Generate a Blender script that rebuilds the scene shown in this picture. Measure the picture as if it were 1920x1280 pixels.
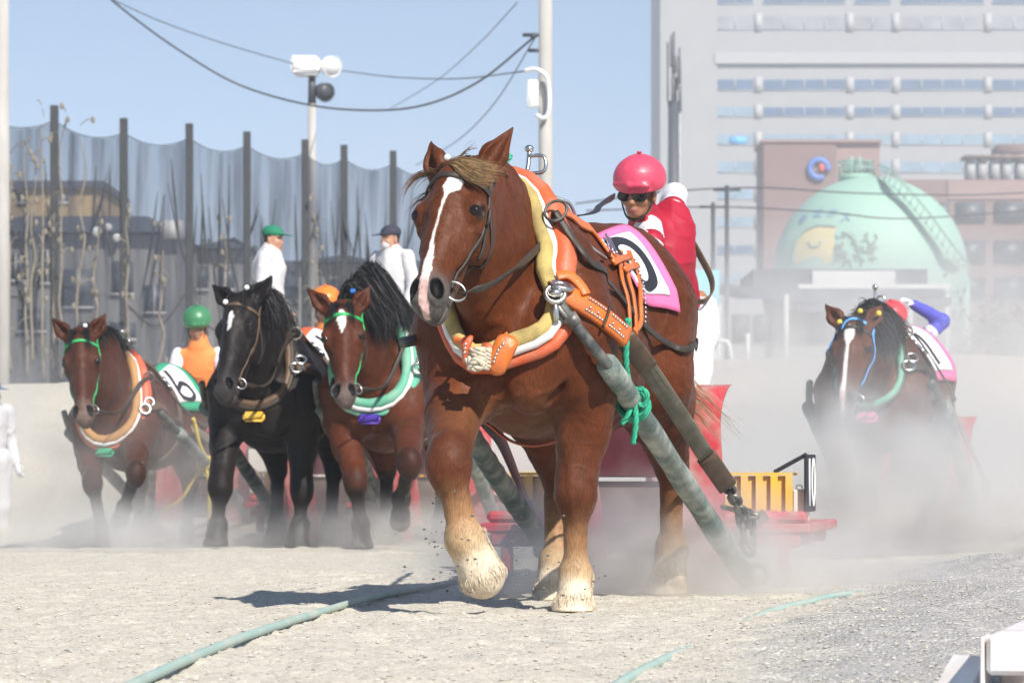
import bpy, math, random
import numpy as np
from mathutils import Vector, Matrix, Euler
R = math.radians
random.seed(7); rng = np.random.default_rng(7)
for o in list(bpy.data.objects): bpy.data.objects.remove(o)
SC = bpy.context.scene
COL = SC.collection

# ------------------------------------------------------------------ camera
FPX, HZ, CAMZ = 6300.0, 881.0, 0.575          # focal length and horizon in photo pixels, eye height
cam = bpy.data.cameras.new('camera'); camo = bpy.data.objects.new('camera', cam); COL.objects.link(camo)
camo.location = (0, 0, CAMZ); camo.rotation_euler = (R(90), 0, 0)
cam.sensor_width = 36; cam.lens = FPX / 1920 * 36
cam.shift_y = (HZ - 640) / 1920
cam.clip_start = 0.5; cam.clip_end = 3000
cam.dof.use_dof = True; cam.dof.focus_distance = 13.6; cam.dof.aperture_fstop = 7.5
SC.camera = camo
def W(px, py, Y):                               # a photo pixel at distance Y
    return Vector(((px - 960) * Y / FPX, Y, CAMZ - (py - HZ) * Y / FPX))

# ------------------------------------------------------------------ sky, sun, exposure
SUNV = Vector((0.55, -1.0, 1.0)).normalized()   # towards the sun
world = bpy.data.worlds.new('World'); SC.world = world; world.use_nodes = True
nt = world.node_tree; bg = nt.nodes['Background']
sky = nt.nodes.new('ShaderNodeTexSky'); sky.sky_type = 'NISHITA'; sky.sun_disc = False
sky.sun_elevation = math.asin(SUNV.z); sky.sun_rotation = math.atan2(SUNV.x, SUNV.y)
sky.air_density = 1.0; sky.dust_density = 0.0; sky.ozone_density = 1.0
tcw = nt.nodes.new('ShaderNodeTexCoord'); vadd = nt.nodes.new('ShaderNodeVectorMath'); vadd.inputs[1].default_value = (0, 0, .13)
nt.links.new(tcw.outputs['Generated'], vadd.inputs[0]); nt.links.new(vadd.outputs[0], sky.inputs[0])   # the clear upper sky reaches low
nt.links.new(sky.outputs[0], bg.inputs[0]); bg.inputs[1].default_value = 0.096
sl = bpy.data.lights.new('sun', 'SUN'); sl.energy = 4.9; sl.angle = R(0.5); sl.color = (1, 0.95, 0.87)
so = bpy.data.objects.new('sun', sl); COL.objects.link(so); so.location = (10, -20, 30)
so.rotation_euler = (-SUNV).to_track_quat('-Z', 'Y').to_euler()
SC.view_settings.view_transform = 'Standard'; SC.view_settings.look = 'None'
SC.view_settings.exposure = 0.57; SC.view_settings.gamma = 1
SC.cycles.use_denoising = True
SC.cycles.max_bounces = 8; SC.cycles.volume_bounces = 4; SC.cycles.transparent_max_bounces = 24

# ------------------------------------------------------------------ objects
def tag(o, label=None, cat=None, group=None, kind=None):
    if label: o['label'] = label
    if cat: o['category'] = cat
    if group: o['group'] = group
    if kind: o['kind'] = kind
    return o
def thing(name, label, cat, loc=(0, 0, 0), rz=0, group=None):
    o = bpy.data.objects.new(name, None); COL.objects.link(o)
    o.empty_display_size = 0.1
    o.location = loc; o.rotation_euler = (0, 0, rz)
    return tag(o, label, cat, group)
def mesh_obj(name, V, F, mat, parent=None, smooth=True, col=None, label=None):
    me = bpy.data.meshes.new(name)
    V = np.asarray(V, dtype=np.float32).reshape(-1, 3)
    if isinstance(F, np.ndarray):
        me.vertices.add(len(V)); me.vertices.foreach_set('co', V.ravel())
        n, k = F.shape
        me.loops.add(n * k); me.loops.foreach_set('vertex_index', F.ravel().astype(np.int32))
        me.polygons.add(n); me.polygons.foreach_set('loop_start', np.arange(0, n * k, k, dtype=np.int32))
        me.update(calc_edges=True)
    else:
        me.from_pydata(V.tolist(), [], F)
    me.polygons.foreach_set('use_smooth', np.full(len(me.polygons), smooth))
    if col is not None:
        a = me.color_attributes.new('Col', 'FLOAT_COLOR', 'POINT')
        c = np.ones((len(V), 4), dtype=np.float32); c[:, :3] = col
        a.data.foreach_set('color', c.ravel())
    me.materials.append(mat); me.update()
    o = bpy.data.objects.new(name, me); COL.objects.link(o)
    if parent is not None: o.parent = parent
    if label: o['label'] = label
    return o
def copy_tree(o, parent=None):
    c = o.copy(); COL.objects.link(c)
    if parent is not None: c.parent = parent
    for ch in o.children: copy_tree(ch, c)
    return c

def arr(p): return np.asarray(p, dtype=float)
def unit(v):
    v = arr(v); return v / (np.linalg.norm(v, axis=-1, keepdims=True) + 1e-12)
def catmull(pts, n=6, closed=False):
    P = arr(pts)
    if len(P) < 3 and not closed:
        t = np.linspace(0, 1, n + 1)[:, None]; return P[0] * (1 - t) + P[-1] * t
    if closed: Q = np.vstack([P[-1], P, P[0], P[1]])
    else: Q = np.vstack([2 * P[0] - P[1], P, 2 * P[-1] - P[-2]])
    out = []
    for i in range(1, len(Q) - 2):
        p0, p1, p2, p3 = Q[i - 1:i + 3]
        for t in np.linspace(0, 1, n, endpoint=False):
            out.append(.5 * (2 * p1 + (p2 - p0) * t + (2 * p0 - 5 * p1 + 4 * p2 - p3) * t * t + (3 * p1 - p0 - 3 * p2 + p3) * t ** 3))
    if not closed: out.append(Q[-2])
    return np.array(out)
def circle(seg=8): return [(math.cos(2 * math.pi * i / seg), math.sin(2 * math.pi * i / seg)) for i in range(seg)]
def band(w, t):                                  # rounded flat section, width along B, thickness along N
    a, b = w / 2, t / 2; c = min(a, b) * .6
    return [(b, -a + c), (b, a - c), (b - c, a), (-b, a), (-b, -a), (b - c, -a)]

class MB:
    def __init__(s): s.v = []; s.f = []
    def add(s, V, F):
        b = len(s.v); s.v += [tuple(map(float, p)) for p in V]; s.f += [tuple(i + b for i in f) for f in F]
    def box(s, c, size, rot=None, bev=0.0):
        c = arr(c); h = arr(size) / 2
        M = np.eye(3) if rot is None else np.array(rot)
        if bev <= 0:
            P = [(x, y, z) for x in (-1, 1) for y in (-1, 1) for z in (-1, 1)]
            F = [(0, 1, 3, 2), (4, 6, 7, 5), (0, 4, 5, 1), (2, 3, 7, 6), (0, 2, 6, 4), (1, 5, 7, 3)]
            s.add([c + M @ (arr(p) * h) for p in P], F)
        else:                                    # chamfered box: three shrunken rectangles per corner
            P = []; b = min(bev, min(h) * .9); idx = {}
            for sx in (-1, 1):
                for sy in (-1, 1):
                    for sz in (-1, 1):
                        for ax in range(3):
                            q = arr([sx, sy, sz]) * (h - b); q[ax] = [sx, sy, sz][ax] * h[ax]
                            idx[(sx, sy, sz, ax)] = len(P); P.append(c + M @ q)
            F = []
            for ax in range(3):
                o1, o2 = [a for a in range(3) if a != ax]
                for sg in (-1, 1):
                    def k(a, b_):
                        q = [0, 0, 0]; q[ax] = sg; q[o1] = a; q[o2] = b_; return idx[(q[0], q[1], q[2], ax)]
                    f = [k(-1, -1), k(1, -1), k(1, 1), k(-1, 1)]
                    F.append(f if (sg > 0) == (ax != 1) else f[::-1])
                for a in (-1, 1):
                    for b_ in (-1, 1):
                        def k2(sg, which):
                            q = [0, 0, 0]; q[ax] = sg; q[o1] = a; q[o2] = b_; return idx[(q[0], q[1], q[2], which)]
                        F.append([k2(-1, o1), k2(1, o1), k2(1, o2), k2(-1, o2)])
            for sx in (-1, 1):
                for sy in (-1, 1):
                    for sz in (-1, 1): F.append([idx[(sx, sy, sz, a)] for a in range(3)])
            s.add(P, F)
    def beam(s, a, b, w, t, up=(0, 0, 1), bev=0.0):  # rectangular bar from a to b: w sideways, t along up
        a, b = arr(a), arr(b); d = b - a; L = np.linalg.norm(d); x = d / L
        y = unit(np.cross(arr(up), x)); z = np.cross(x, y)
        s.box((a + b) / 2, (L, w, t), np.stack([x, y, z], 1), bev)
    def sweep(s, path, prof, r=1.0, normals=None, closed=False, caps=True):
        P = arr(path); n = len(P)
        T = unit(np.roll(P, -1, 0) - np.roll(P, 1, 0)) if closed else unit(np.gradient(P, axis=0))
        if normals is None:
            N = np.zeros_like(P); a = arr([0, 0, 1.]) if abs(T[0][2]) < .9 else arr([1., 0, 0])
            N[0] = unit(a - T[0] * (a @ T[0]))
            for i in range(1, n):
                v = N[i - 1] - T[i] * (N[i - 1] @ T[i]); N[i] = unit(v)
        else:
            N = arr(normals); N = unit(N - T * np.sum(N * T, 1, keepdims=True))
        B = np.cross(T, N); rr = np.full(n, r) if np.isscalar(r) else np.interp(np.linspace(0, 1, n), np.linspace(0, 1, len(r)), r)
        pr = arr(prof); m = len(pr)
        V = (P[:, None, :] + rr[:, None, None] * (pr[None, :, 0:1] * N[:, None, :] + pr[None, :, 1:2] * B[:, None, :])).reshape(-1, 3)
        F = []
        for i in range(n if closed else n - 1):
            j = (i + 1) % n
            for q in range(m):
                q2 = (q + 1) % m; F.append((i * m + q, i * m + q2, j * m + q2, j * m + q))
        if caps and not closed:
            F.append(tuple(range(m))[::-1]); F.append(tuple((n - 1) * m + q for q in range(m)))
        s.add(V, F)
    def tube(s, pts, r, seg=8, n=5, closed=False):
        s.sweep(catmull(pts, n, closed) if n > 1 else arr(pts), circle(seg), r, closed=closed)
    def cyl(s, a, b, r1, r2=None, seg=16): s.sweep(arr([a, b]), circle(seg), [r1, r1 if r2 is None else r2])
    def ell(s, c, r, rot=None, nu=14, nv=9):
        M = np.eye(3) if rot is None else np.array(rot); V = []; F = []
        r = arr([r, r, r]) if np.isscalar(r) else arr(r)
        for j in range(1, nv):
            for i in range(nu):
                t, p = math.pi * j / nv, 2 * math.pi * i / nu
                V.append(arr(c) + M @ (r * arr([math.sin(t) * math.cos(p), math.sin(t) * math.sin(p), math.cos(t)])))
        for j in range(nv - 2):
            for i in range(nu):
                i2 = (i + 1) % nu; F.append((j * nu + i, (j + 1) * nu + i, (j + 1) * nu + i2, j * nu + i2))
        t_, b_ = len(V), len(V) + 1; V += [arr(c) + M @ (r * arr([0, 0, 1])), arr(c) - M @ (r * arr([0, 0, 1]))]
        for i in range(nu):
            i2 = (i + 1) % nu; F.append((t_, i, i2)); F.append((b_, (nv - 2) * nu + i2, (nv - 2) * nu + i))
        s.add(V, F)
    def prism(s, poly, depth, M=None, o=(0, 0, 0)):  # polygon in local xy, extruded along local z by +-depth/2
        M = np.eye(3) if M is None else np.array(M); o = arr(o); n = len(poly)
        V = [o + M @ arr([x, y, sg * depth / 2]) for sg in (-1, 1) for x, y in poly]
        F = [tuple(range(n))[::-1], tuple(range(n, 2 * n))] + [(i, (i + 1) % n, n + (i + 1) % n, n + i) for i in range(n)]
        s.add(V, F)
    def torus(s, c, ax, Rr, r, seg=24, ps=8, arc=(0, 2 * math.pi), sx=1.0):
        ax = unit(ax); a = arr([0, 0, 1.]) if abs(ax[2]) < .9 else arr([1., 0, 0])
        u = unit(np.cross(ax, a)); v = np.cross(ax, u); full = abs(arc[1] - arc[0] - 2 * math.pi) < 1e-6
        t = np.linspace(arc[0], arc[1], seg, endpoint=not full)
        P = [arr(c) + Rr * (math.cos(q) * u * sx + math.sin(q) * v) for q in t]
        s.sweep(P, circle(ps), r, closed=full)
    def ribbon(s, path, w, side):                 # open hair lock
        P = arr(path); n = len(P); w = np.full(n, w) if np.isscalar(w) else np.interp(np.linspace(0, 1, n), np.linspace(0, 1, len(w)), w)
        sd = unit(np.broadcast_to(arr(side), P.shape)) * w[:, None] / 2
        s.add(np.vstack([P - sd, P + sd]), [(i, i + 1, n + i + 1, n + i) for i in range(n - 1)])
    def build(s, name, mat, parent=None, smooth=True, label=None):
        o = mesh_obj(name, s.v, s.f, mat, parent, smooth, label=label)
        return o
def merged(parts, name, parent):                  # several materials on one mesh
    mb = MB(); fi = []
    for k, (m_, mt) in enumerate(parts): mb.add(m_.v, m_.f); fi += [k] * len(m_.f)
    o = mb.build(name, parts[0][1], parent)
    for _, mt in parts[1:]: o.data.materials.append(mt)
    o.data.polygons.foreach_set('material_index', np.array(fi, dtype=np.int32)); return o
def sharp(o, ang=35):                             # flat faces meet in sharp edges, round ones stay smooth
    me = o.data
    try: me.set_sharp_from_angle(angle=R(ang))
    except Exception: pass
    return o

# ------------------------------------------------------------------ materials
def mat(name, col, rough=.6, spec=.5, metal=0, bump=0, bscale=40, var=0, vscale=6, dirt=None, dscale=5, damt=.5, sheen=0, coat=0, stretch=None):
    m = bpy.data.materials.new(name); m.use_nodes = True; n = m.node_tree; p = n.nodes['Principled BSDF']
    p.inputs['Roughness'].default_value = rough; p.inputs['Specular IOR Level'].default_value = spec; p.inputs['Metallic'].default_value = metal
    p.inputs['Sheen Weight'].default_value = sheen; p.inputs['Coat Weight'].default_value = coat
    tc = n.nodes.new('ShaderNodeTexCoord'); src = tc.outputs['Object']
    if stretch:
        mp = n.nodes.new('ShaderNodeMapping'); mp.inputs['Scale'].default_value = stretch; n.links.new(src, mp.inputs[0]); src = mp.outputs[0]
    if isinstance(col, str):
        at = n.nodes.new('ShaderNodeAttribute'); at.attribute_name = col; c = at.outputs['Color']
    else:
        rgb = n.nodes.new('ShaderNodeRGB'); rgb.outputs[0].default_value = (*col, 1); c = rgb.outputs[0]
    def noise(sc, det=4):
        t = n.nodes.new('ShaderNodeTexNoise'); t.inputs['Scale'].default_value = sc; t.inputs['Detail'].default_value = det
        n.links.new(src, t.inputs['Vector']); return t.outputs['Fac']
    if var:
        h = n.nodes.new('ShaderNodeHueSaturation'); mr = n.nodes.new('ShaderNodeMapRange')
        mr.inputs[1].default_value = .25; mr.inputs[2].default_value = .75; mr.inputs[3].default_value = 1 - var; mr.inputs[4].default_value = 1 + var
        n.links.new(noise(vscale), mr.inputs[0]); n.links.new(mr.outputs[0], h.inputs['Value']); n.links.new(c, h.inputs['Color']); c = h.outputs[0]
    if dirt:
        mx = n.nodes.new('ShaderNodeMix'); mx.data_type = 'RGBA'; mr = n.nodes.new('ShaderNodeMapRange')
        mr.inputs[1].default_value = .42; mr.inputs[2].default_value = .68; mr.inputs[4].default_value = damt
        n.links.new(noise(dscale, 6), mr.inputs[0]); n.links.new(mr.outputs[0], mx.inputs[0]); n.links.new(c, mx.inputs[6]); mx.inputs[7].default_value = (*dirt, 1); c = mx.outputs[2]
    n.links.new(c, p.inputs['Base Color'])
    if bump:
        b = n.nodes.new('ShaderNodeBump'); b.inputs['Strength'].default_value = bump; b.inputs['Distance'].default_value = .01
        n.links.new(noise(bscale, 3), b.inputs['Height']); n.links.new(b.outputs[0], p.inputs['Normal'])
    return m
DUST = (.50, .45, .38)
# ------------------------------------------------------------------ smooth bodies: blended distance fields meshed as one surface
def vnoise(P, scale, seed=0):
    Q = arr(P) * scale; I = np.floor(Q).astype(np.int64); f = Q - I; f = f * f * (3 - 2 * f); out = 0
    for dx in (0, 1):
        for dy in (0, 1):
            for dz in (0, 1):
                h = ((I[..., 0] + dx) * 374761393 + (I[..., 1] + dy) * 668265263 + (I[..., 2] + dz) * 2147483647 + seed * 974711) & 0xffffffff
                h = ((h ^ (h >> 13)) * 1274126177) & 0xffffffff; h = (h ^ (h >> 16)) & 0xffff
                w = (f[..., 0] if dx else 1 - f[..., 0]) * (f[..., 1] if dy else 1 - f[..., 1]) * (f[..., 2] if dz else 1 - f[..., 2])
                out = out + w * h / 65535.
    return out
def sstep(a, b, x): t = np.clip((x - a) / (b - a), 0, 1); return t * t * (3 - 2 * t)
class Field:
    def __init__(s): s.p = []
    def cone(s, a, b, ra, rb, k=.05, flat=None, op=1, cap=None): s.p.append(('c', arr(a), arr(b), ra, rb, k, None if flat is None else (unit(flat[0]), flat[1]), op, cap)); return s
    def ell(s, c, r, axes=None, k=.05, op=1):
        r = arr([r, r, r]) if np.isscalar(r) else arr(r)
        s.p.append(('e', arr(c), r, np.eye(3) if axes is None else arr(axes), k, op)); return s
    def chain(s, pts, rs, k=.05, flat=None):
        for i in range(len(pts) - 1): s.cone(pts[i], pts[i + 1], rs[i], rs[i + 1], k, flat)
    @staticmethod
    def dist(q, P):
        if q[0] == 'c':
            _, a, b, ra, rb, k, flat, op, cap = q; ab = b - a; v = P - a; t = np.clip((v @ ab) / (ab @ ab + 1e-12), 0, 1)
            v = v - t[..., None] * ab
            if flat is not None: w, f = flat; v = v + (v @ w)[..., None] * w * (1 / f - 1)
            d = np.sqrt(np.sum(v * v, -1)) - (ra + (rb - ra) * t)
            if cap is not None: d = np.maximum(d, (P - cap[0]) @ cap[1])
            return d
        _, c, r, A, k, op = q; v = (P - c) @ A.T / r; k0 = np.sqrt(np.sum(v * v, -1)) + 1e-9; k1 = np.sqrt(np.sum((v / r) ** 2, -1)) + 1e-9
        return k0 * (k0 - 1) / k1
    @staticmethod
    def meta(q): return (q[5], q[7]) if q[0] == 'c' else (q[4], q[5])
    @staticmethod
    def bbox(q):
        if q[0] == 'c':
            r = max(q[3], q[4]); return np.minimum(q[1], q[2]) - r, np.maximum(q[1], q[2]) + r
        e = np.sqrt(((q[3] * q[2][:, None]) ** 2).sum(0)); return q[1] - e, q[1] + e
    @staticmethod
    def comb(D, d, k, op):
        if op > 0: h = np.clip(.5 + .5 * (D - d) / k, 0, 1); return D + (d - D) * h - k * h * (1 - h)
        A, B = -D, d; h = np.clip(.5 + .5 * (A - B) / k, 0, 1); return -(A + (B - A) * h - k * h * (1 - h))
    def eval(s, P):
        P = arr(P); D = np.full(P.shape[:-1], 5.)
        for q in s.p: k, op = s.meta(q); D = s.comb(D, s.dist(q, P), k, op)
        return D
    def grad(s, P, e=.004):
        g = np.stack([s.eval(P + arr(d) * e) - s.eval(P - arr(d) * e) for d in ((1, 0, 0), (0, 1, 0), (0, 0, 1))], -1); return unit(g)
    def project(s, P, off=0., it=6):
        P = arr(P).copy()
        for _ in range(it):
            d = s.eval(P) - off; P -= np.clip(d, -.06, .06)[..., None] * s.grad(P) * .9
        return P
    def march(s, o, d, off=0., n=60):              # from outside point o inwards along d to the surface
        o = arr(o).copy(); d = unit(d)
        for _ in range(n):
            st = np.clip(s.eval(o) - off, -.05, .12); o = o + d * st[..., None] * .85
            if np.max(np.abs(st)) < .0008: break
        return o
    def mesh(s, res):
        bb = [s.bbox(q) for q in s.p if s.meta(q)[1] > 0]; lo = np.min([b[0] for b in bb], 0) - 4 * res; hi = np.max([b[1] for b in bb], 0) + 4 * res
        n = np.ceil((hi - lo) / res).astype(int) + 1; ax = [lo[i] + res * np.arange(n[i]) for i in range(3)]
        D = np.full(n, 1., dtype=np.float32); mg = max(s.meta(q)[0] for q in s.p) + 2 * res
        for q in s.p:
            a, b = s.bbox(q); i0 = np.clip(np.floor((a - mg - lo) / res).astype(int), 0, n - 1); i1 = np.clip(np.ceil((b + mg - lo) / res).astype(int) + 1, 1, n)
            if np.any(i1 <= i0): continue
            k, op = s.meta(q)
            for x in range(i0[0], i1[0], 24):
                x2 = min(x + 24, i1[0]); G = np.stack(np.meshgrid(ax[0][x:x2], ax[1][i0[1]:i1[1]], ax[2][i0[2]:i1[2]], indexing='ij'), -1)
                sl = (slice(x, x2), slice(i0[1], i1[1]), slice(i0[2], i1[2])); D[sl] = s.comb(D[sl], s.dist(q, G), k, op)
        S = D < 0; c = np.zeros(n - 1, dtype=np.int8); off = [(i, j, k) for i in (0, 1) for j in (0, 1) for k in (0, 1)]
        cut = lambda A, o: A[o[0]:n[0] - 1 + o[0], o[1]:n[1] - 1 + o[1], o[2]:n[2] - 1 + o[2]]
        for o in off: c += cut(S, o)
        act = np.argwhere((c > 0) & (c < 8)); idm = np.full(n - 1, -1, dtype=np.int32); idm[tuple(act.T)] = np.arange(len(act))
        acc = np.zeros((len(act), 3)); cnt = np.zeros(len(act))
        for o in off:
            for d in range(3):
                if o[d]: continue
                o2 = list(o); o2[d] = 1
                A = D[tuple((act + arr(o).astype(int)).T)]; B = D[tuple((act + arr(o2).astype(int)).T)]; m = (A < 0) != (B < 0)
                t = A[m] / (A[m] - B[m]); p = np.tile(arr(o), (m.sum(), 1)); p[:, d] += t; acc[m] += p; cnt[m] += 1
        V = lo + (act + acc / cnt[:, None]) * res; F = []
        for d in range(3):
            u, v = (d + 1) % 3, (d + 2) % 3; sh = list(n); sh[d] -= 1
            a = np.take(S, range(n[d] - 1), d); b = np.take(S, range(1, n[d]), d); E = np.argwhere(a != b)
            E = E[(E[:, u] > 0) & (E[:, v] > 0) & (E[:, u] < n[u] - 1) & (E[:, v] < n[v] - 1)]
            ins = S[tuple(E.T)]; q = []
            for du, dv in ((1, 1), (0, 1), (0, 0), (1, 0)): e = E.copy(); e[:, u] -= du; e[:, v] -= dv; q.append(idm[tuple(e.T)])
            q = np.stack(q, 1); q[~ins] = q[~ins][:, ::-1]; F.append(q)
        return V, np.vstack(F)
# ------------------------------------------------------------------ horses (x forward from the chest, y to the horse's left, z up)
M_COAT = mat('horse_coat', 'Col', rough=.5, spec=.17, bump=.12, bscale=220, var=.10, vscale=9)
pn = M_COAT.node_tree.nodes['Principled BSDF']; pn.inputs['Sheen Weight'].default_value = .03; pn.inputs['Sheen Roughness'].default_value = .4
M_EYE = mat('horse_eye', (.010, .006, .005), rough=.08, spec=.35)
M_WHISK = mat('whisker', (.12, .10, .09), rough=.5)
def coat_shader():
    n = M_COAT.node_tree; N2 = n.nodes.new; lk = n.links.new; p = n.nodes['Principled BSDF']; tc = N2('ShaderNodeTexCoord')
    mp = N2('ShaderNodeMapping'); mp.inputs['Scale'].default_value = (1, 1, .22); mp.inputs['Rotation'].default_value = (0, .5, 0); lk(tc.outputs['Object'], mp.inputs[0])
    a = N2('ShaderNodeTexNoise'); a.inputs['Scale'].default_value = 170; a.inputs['Detail'].default_value = 3; lk(mp.outputs[0], a.inputs['Vector'])
    b = N2('ShaderNodeTexNoise'); b.inputs['Scale'].default_value = 22; b.inputs['Detail'].default_value = 5; lk(tc.outputs['Object'], b.inputs['Vector'])
    def rng_(src, lo, hi, c, d):
        r = N2('ShaderNodeMapRange'); r.inputs[1].default_value = lo; r.inputs[2].default_value = hi; r.inputs[3].default_value = c; r.inputs[4].default_value = d; lk(src, r.inputs[0]); return r.outputs[0]
    old = p.inputs['Base Color'].links[0].from_socket; h1 = N2('ShaderNodeHueSaturation'); lk(old, h1.inputs['Color']); mu = N2('ShaderNodeMath'); mu.operation = 'MULTIPLY'
    lk(rng_(a.outputs[0], .3, .7, .74, 1.26), mu.inputs[0]); lk(rng_(b.outputs[0], .3, .7, .86, 1.14), mu.inputs[1]); lk(mu.outputs[0], h1.inputs['Value']); lk(h1.outputs[0], p.inputs['Base Color'])
    lk(rng_(b.outputs[0], .3, .7, .62, .46), p.inputs['Roughness']); bp = N2('ShaderNodeBump'); bp.inputs['Strength'].default_value = .30; bp.inputs['Distance'].default_value = .006; lk(a.outputs[0], bp.inputs['Height']); lk(bp.outputs[0], p.inputs['Normal'])
coat_shader()
def hair_mat(name, col, var=.25): return mat(name, col, rough=.58, spec=.35, var=var, vscale=30)
M_HAIR_BLACK = hair_mat('black_hair', (.010, .009, .010)); M_HAIR_TAN = hair_mat('tan_hair', (.30, .19, .09), .35)
M_HAIR_BROWN = hair_mat('brown_hair', (.10, .045, .02), .3); M_HAIR_CREAM = hair_mat('cream_hair', (.58, .48, .35), .10)
M_HAIR_GREY = hair_mat('grey_hair', (.10, .095, .09), .2)

def hair(name, mt, parent, locks, seed=1):
    """locks: (control points, strands, root spread, tip spread, width)"""
    g = np.random.default_rng(seed); mb = MB()
    for pts, n, sa, sb, w in locks:
        C = catmull(pts, 4); L = len(C); t = np.linspace(0, 1, L)[:, None]
        for _ in range(n):
            o1, o2 = g.normal(size=3) * sa, g.normal(size=3) * sb; ln = g.uniform(.55, 1.0)
            k = max(4, int(L * ln)); P = C[:k] + o1 * (1 - t[:k]) + o2 * t[:k] ** 1.3 + np.sin(t[:k] * g.uniform(3, 9) + g.uniform(0, 6)) * g.normal(size=3) * sb * .25
            mb.ribbon(P, [w, w * 1.1, w * .7, w * .15], unit(g.normal(size=3)))
    return mb.build(name, mt, parent)

P_SUNLITFACE = 'sunlit_face'
def folds(V, sc, amp, seed, st=(1, 1, .6)):          # creases of loose cloth
    r1 = 1 - np.abs(2 * vnoise(V * arr(st), sc, seed) - 1); r2 = 1 - np.abs(2 * vnoise(V * arr(st[::-1]), sc * 2.1, seed + 1) - 1)
    return (r1 ** 2 * .7 + r2 ** 2 * .3 - .4) * amp
class Horse: pass
def make_horse(label, loc, rz, P, res=.012, scale=1.0, group=None):
    h = Horse(); h.P = P; f = Field(); h.f = f
    root = thing('horse', label, 'horse', loc, rz, group); root.scale = (scale,) * 3; h.root = root; h.scale = scale
    poll, muz = arr(P['poll']), arr(P['muzzle']); HL = np.linalg.norm(muz - poll); hd = (muz - poll) / HL; s = HL / .70
    yaw = P.get('head_yaw', 0.) + math.atan2(hd[1], max(hd[0], .25)) * .6
    l0 = arr([-math.sin(yaw), math.cos(yaw), math.tan(P.get('head_roll', 0.))]); lv = unit(l0 - (l0 @ hd) * hd); nv = np.cross(hd, lv)
    h.hd, h.nv, h.lv, h.poll = hd, nv, lv, poll
    lw = h.lw = P.get('head_wide', 1.12); h.lwf = lambda u: np.interp(u, (0, .30, .58), (lw, lw, .90)); H = lambda u, n, l: poll + s * (u * hd + n * nv + l * h.lwf(u) * lv); h.H = H; A = np.stack([hd, nv, lv])
    w = P.get('wide', 1.0)
    Y = lambda p, sg: arr([p[0], p[1] * sg * w, p[2]])
    # trunk
    f.ell((-.48, 0, 1.16), (.46, .36 * w, .455), k=.1)
    f.cone((-.36, 0, 1.50), (-.85, 0, 1.47), .20, .22, .12, ((0, 1, 0), .75))
    f.ell((-1.00, 0, 1.14), (.58, .40 * w, .43), k=.12)
    f.ell((-1.50, 0, 1.31), (.44, .37 * w, .35), k=.12)
    f.ell((-1.40, 0, 1.05), (.40, .33 * w, .33), k=.12)
    for g in (1, -1):
        f.ell(Y((-1.68, .19, 1.22), g), (.27, .20, .34), k=.09)
        f.ell(Y((-1.55, .13, 1.46), g), (.34, .20, .20), k=.08)
        f.ell(Y((-.15, .155, 1.10), g), (.185, .165, .24), k=.045)             # breast
        f.ell(Y((-.12, .11, .95), g), (.15, .12, .15), k=.05)
        a = R(24); f.ell(Y((-.36, .245, 1.22), g), (.20, .15, .36), [[math.cos(a), 0, math.sin(a) * -1], [0, 1, 0], [math.sin(a), 0, math.cos(a)]], k=.05)   # shoulder
        f.ell(Y((-.27, .275, 1.02), g), (.19, .125, .21), k=.05)
        f.ell(Y((-.55, .30, .98), g), (.22, .09, .15), k=.08)
        f.cone(Y((-.06, .035, 1.16), g), Y((-.05, .05, .90), g), .03, .05, .05)
        f.ell(Y((-.42, .315, .96), g), (.13, .07, .16), k=.045)                  # triceps
        f.ell(Y((-.20, .30, 1.16), g), (.07, .055, .16), k=.05)
    f.cone((.045, 0, 1.22), (.03, 0, .84), .018, .02, .05, None, -1)            # groove of the breast
    for g in (1, -1): f.cone(Y((-.50, .40, 1.42), g), Y((-.55, .42, 1.02), g), .02, .025, .06, None, -1); f.cone(Y((-.12, .34, 1.05), g), Y((-.10, .22, .86), g), .014, .014, .05, None, -1)
    # neck
    T = H(.16, -.13, 0); ln_ = P.get('neck_lean', 0.); Mid = (arr([-.20, 0, 1.33]) * .5 + T * .5) + arr([-.02, ln_ * .6, .03])
    f.cone((-.26, 0, 1.31), Mid, .37, .285, .1, ((0, 1, 0), P.get('neck', .50))); f.cone(Mid, T, .285, .165, .09, (lv, P.get('neck', .50) + .12))
    pc = H(.05, -.07, 0); cr = (arr([-.42, 0, 1.60]) + pc) / 2 + arr([-.03, ln_, .07 + P.get('crest', 0)])
    f.cone((-.52, ln_ * .5, 1.55), cr, .12, .115, .12); f.cone(cr, pc, .115, .085, .1)
    # head
    f.ell(H(.07, -.035, 0), s * arr([.12, .095, .098 * lw]), A, .04)
    f.ell(H(.20, -.03, 0), s * arr([.18, .095, .118 * lw]), A, .04)
    f.cone(H(.24, -.03, 0), H(.40, -.022, 0), s * .098, s * .082, .03, (lv, .96 * lw)); f.cone(H(.40, -.022, 0), H(.585, -.012, 0), s * .082, s * .064, .03, (lv, .98))
    f.cone(H(.10, .035, 0), H(.60, .028, 0), s * .060, s * .040, .035)         # front of the face
    f.cone(H(.30, -.145, 0), H(.65, -.085, 0), s * .058, s * .044, .04)
    for g in (1, -1):
        f.ell(H(.245, -.135, .062 * g), s * arr([.145, .115, .042 * lw]), A, .03)     # jaw
        f.ell(H(.235, .004, .098 * g), s * arr([.062, .042, .036 * lw]), A, .025)     # brow
        f.cone(H(.212, .020, .092 * g), H(.222, -.012, .118 * g), s * .014, s * .012, .012); f.ell(H(.272, -.028, .102 * g), s * arr([.05, .022, .024 * lw]), A, .02)
        f.cone(H(.30, -.04, .088 * g), H(.46, -.035, .066 * g), s * .022, s * .016, .03)   # cheek crest
        f.ell(H(.635, .022, .052 * g), s * arr([.055, .036, .034 * .9]), A, .025)     # nostril wing
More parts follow.
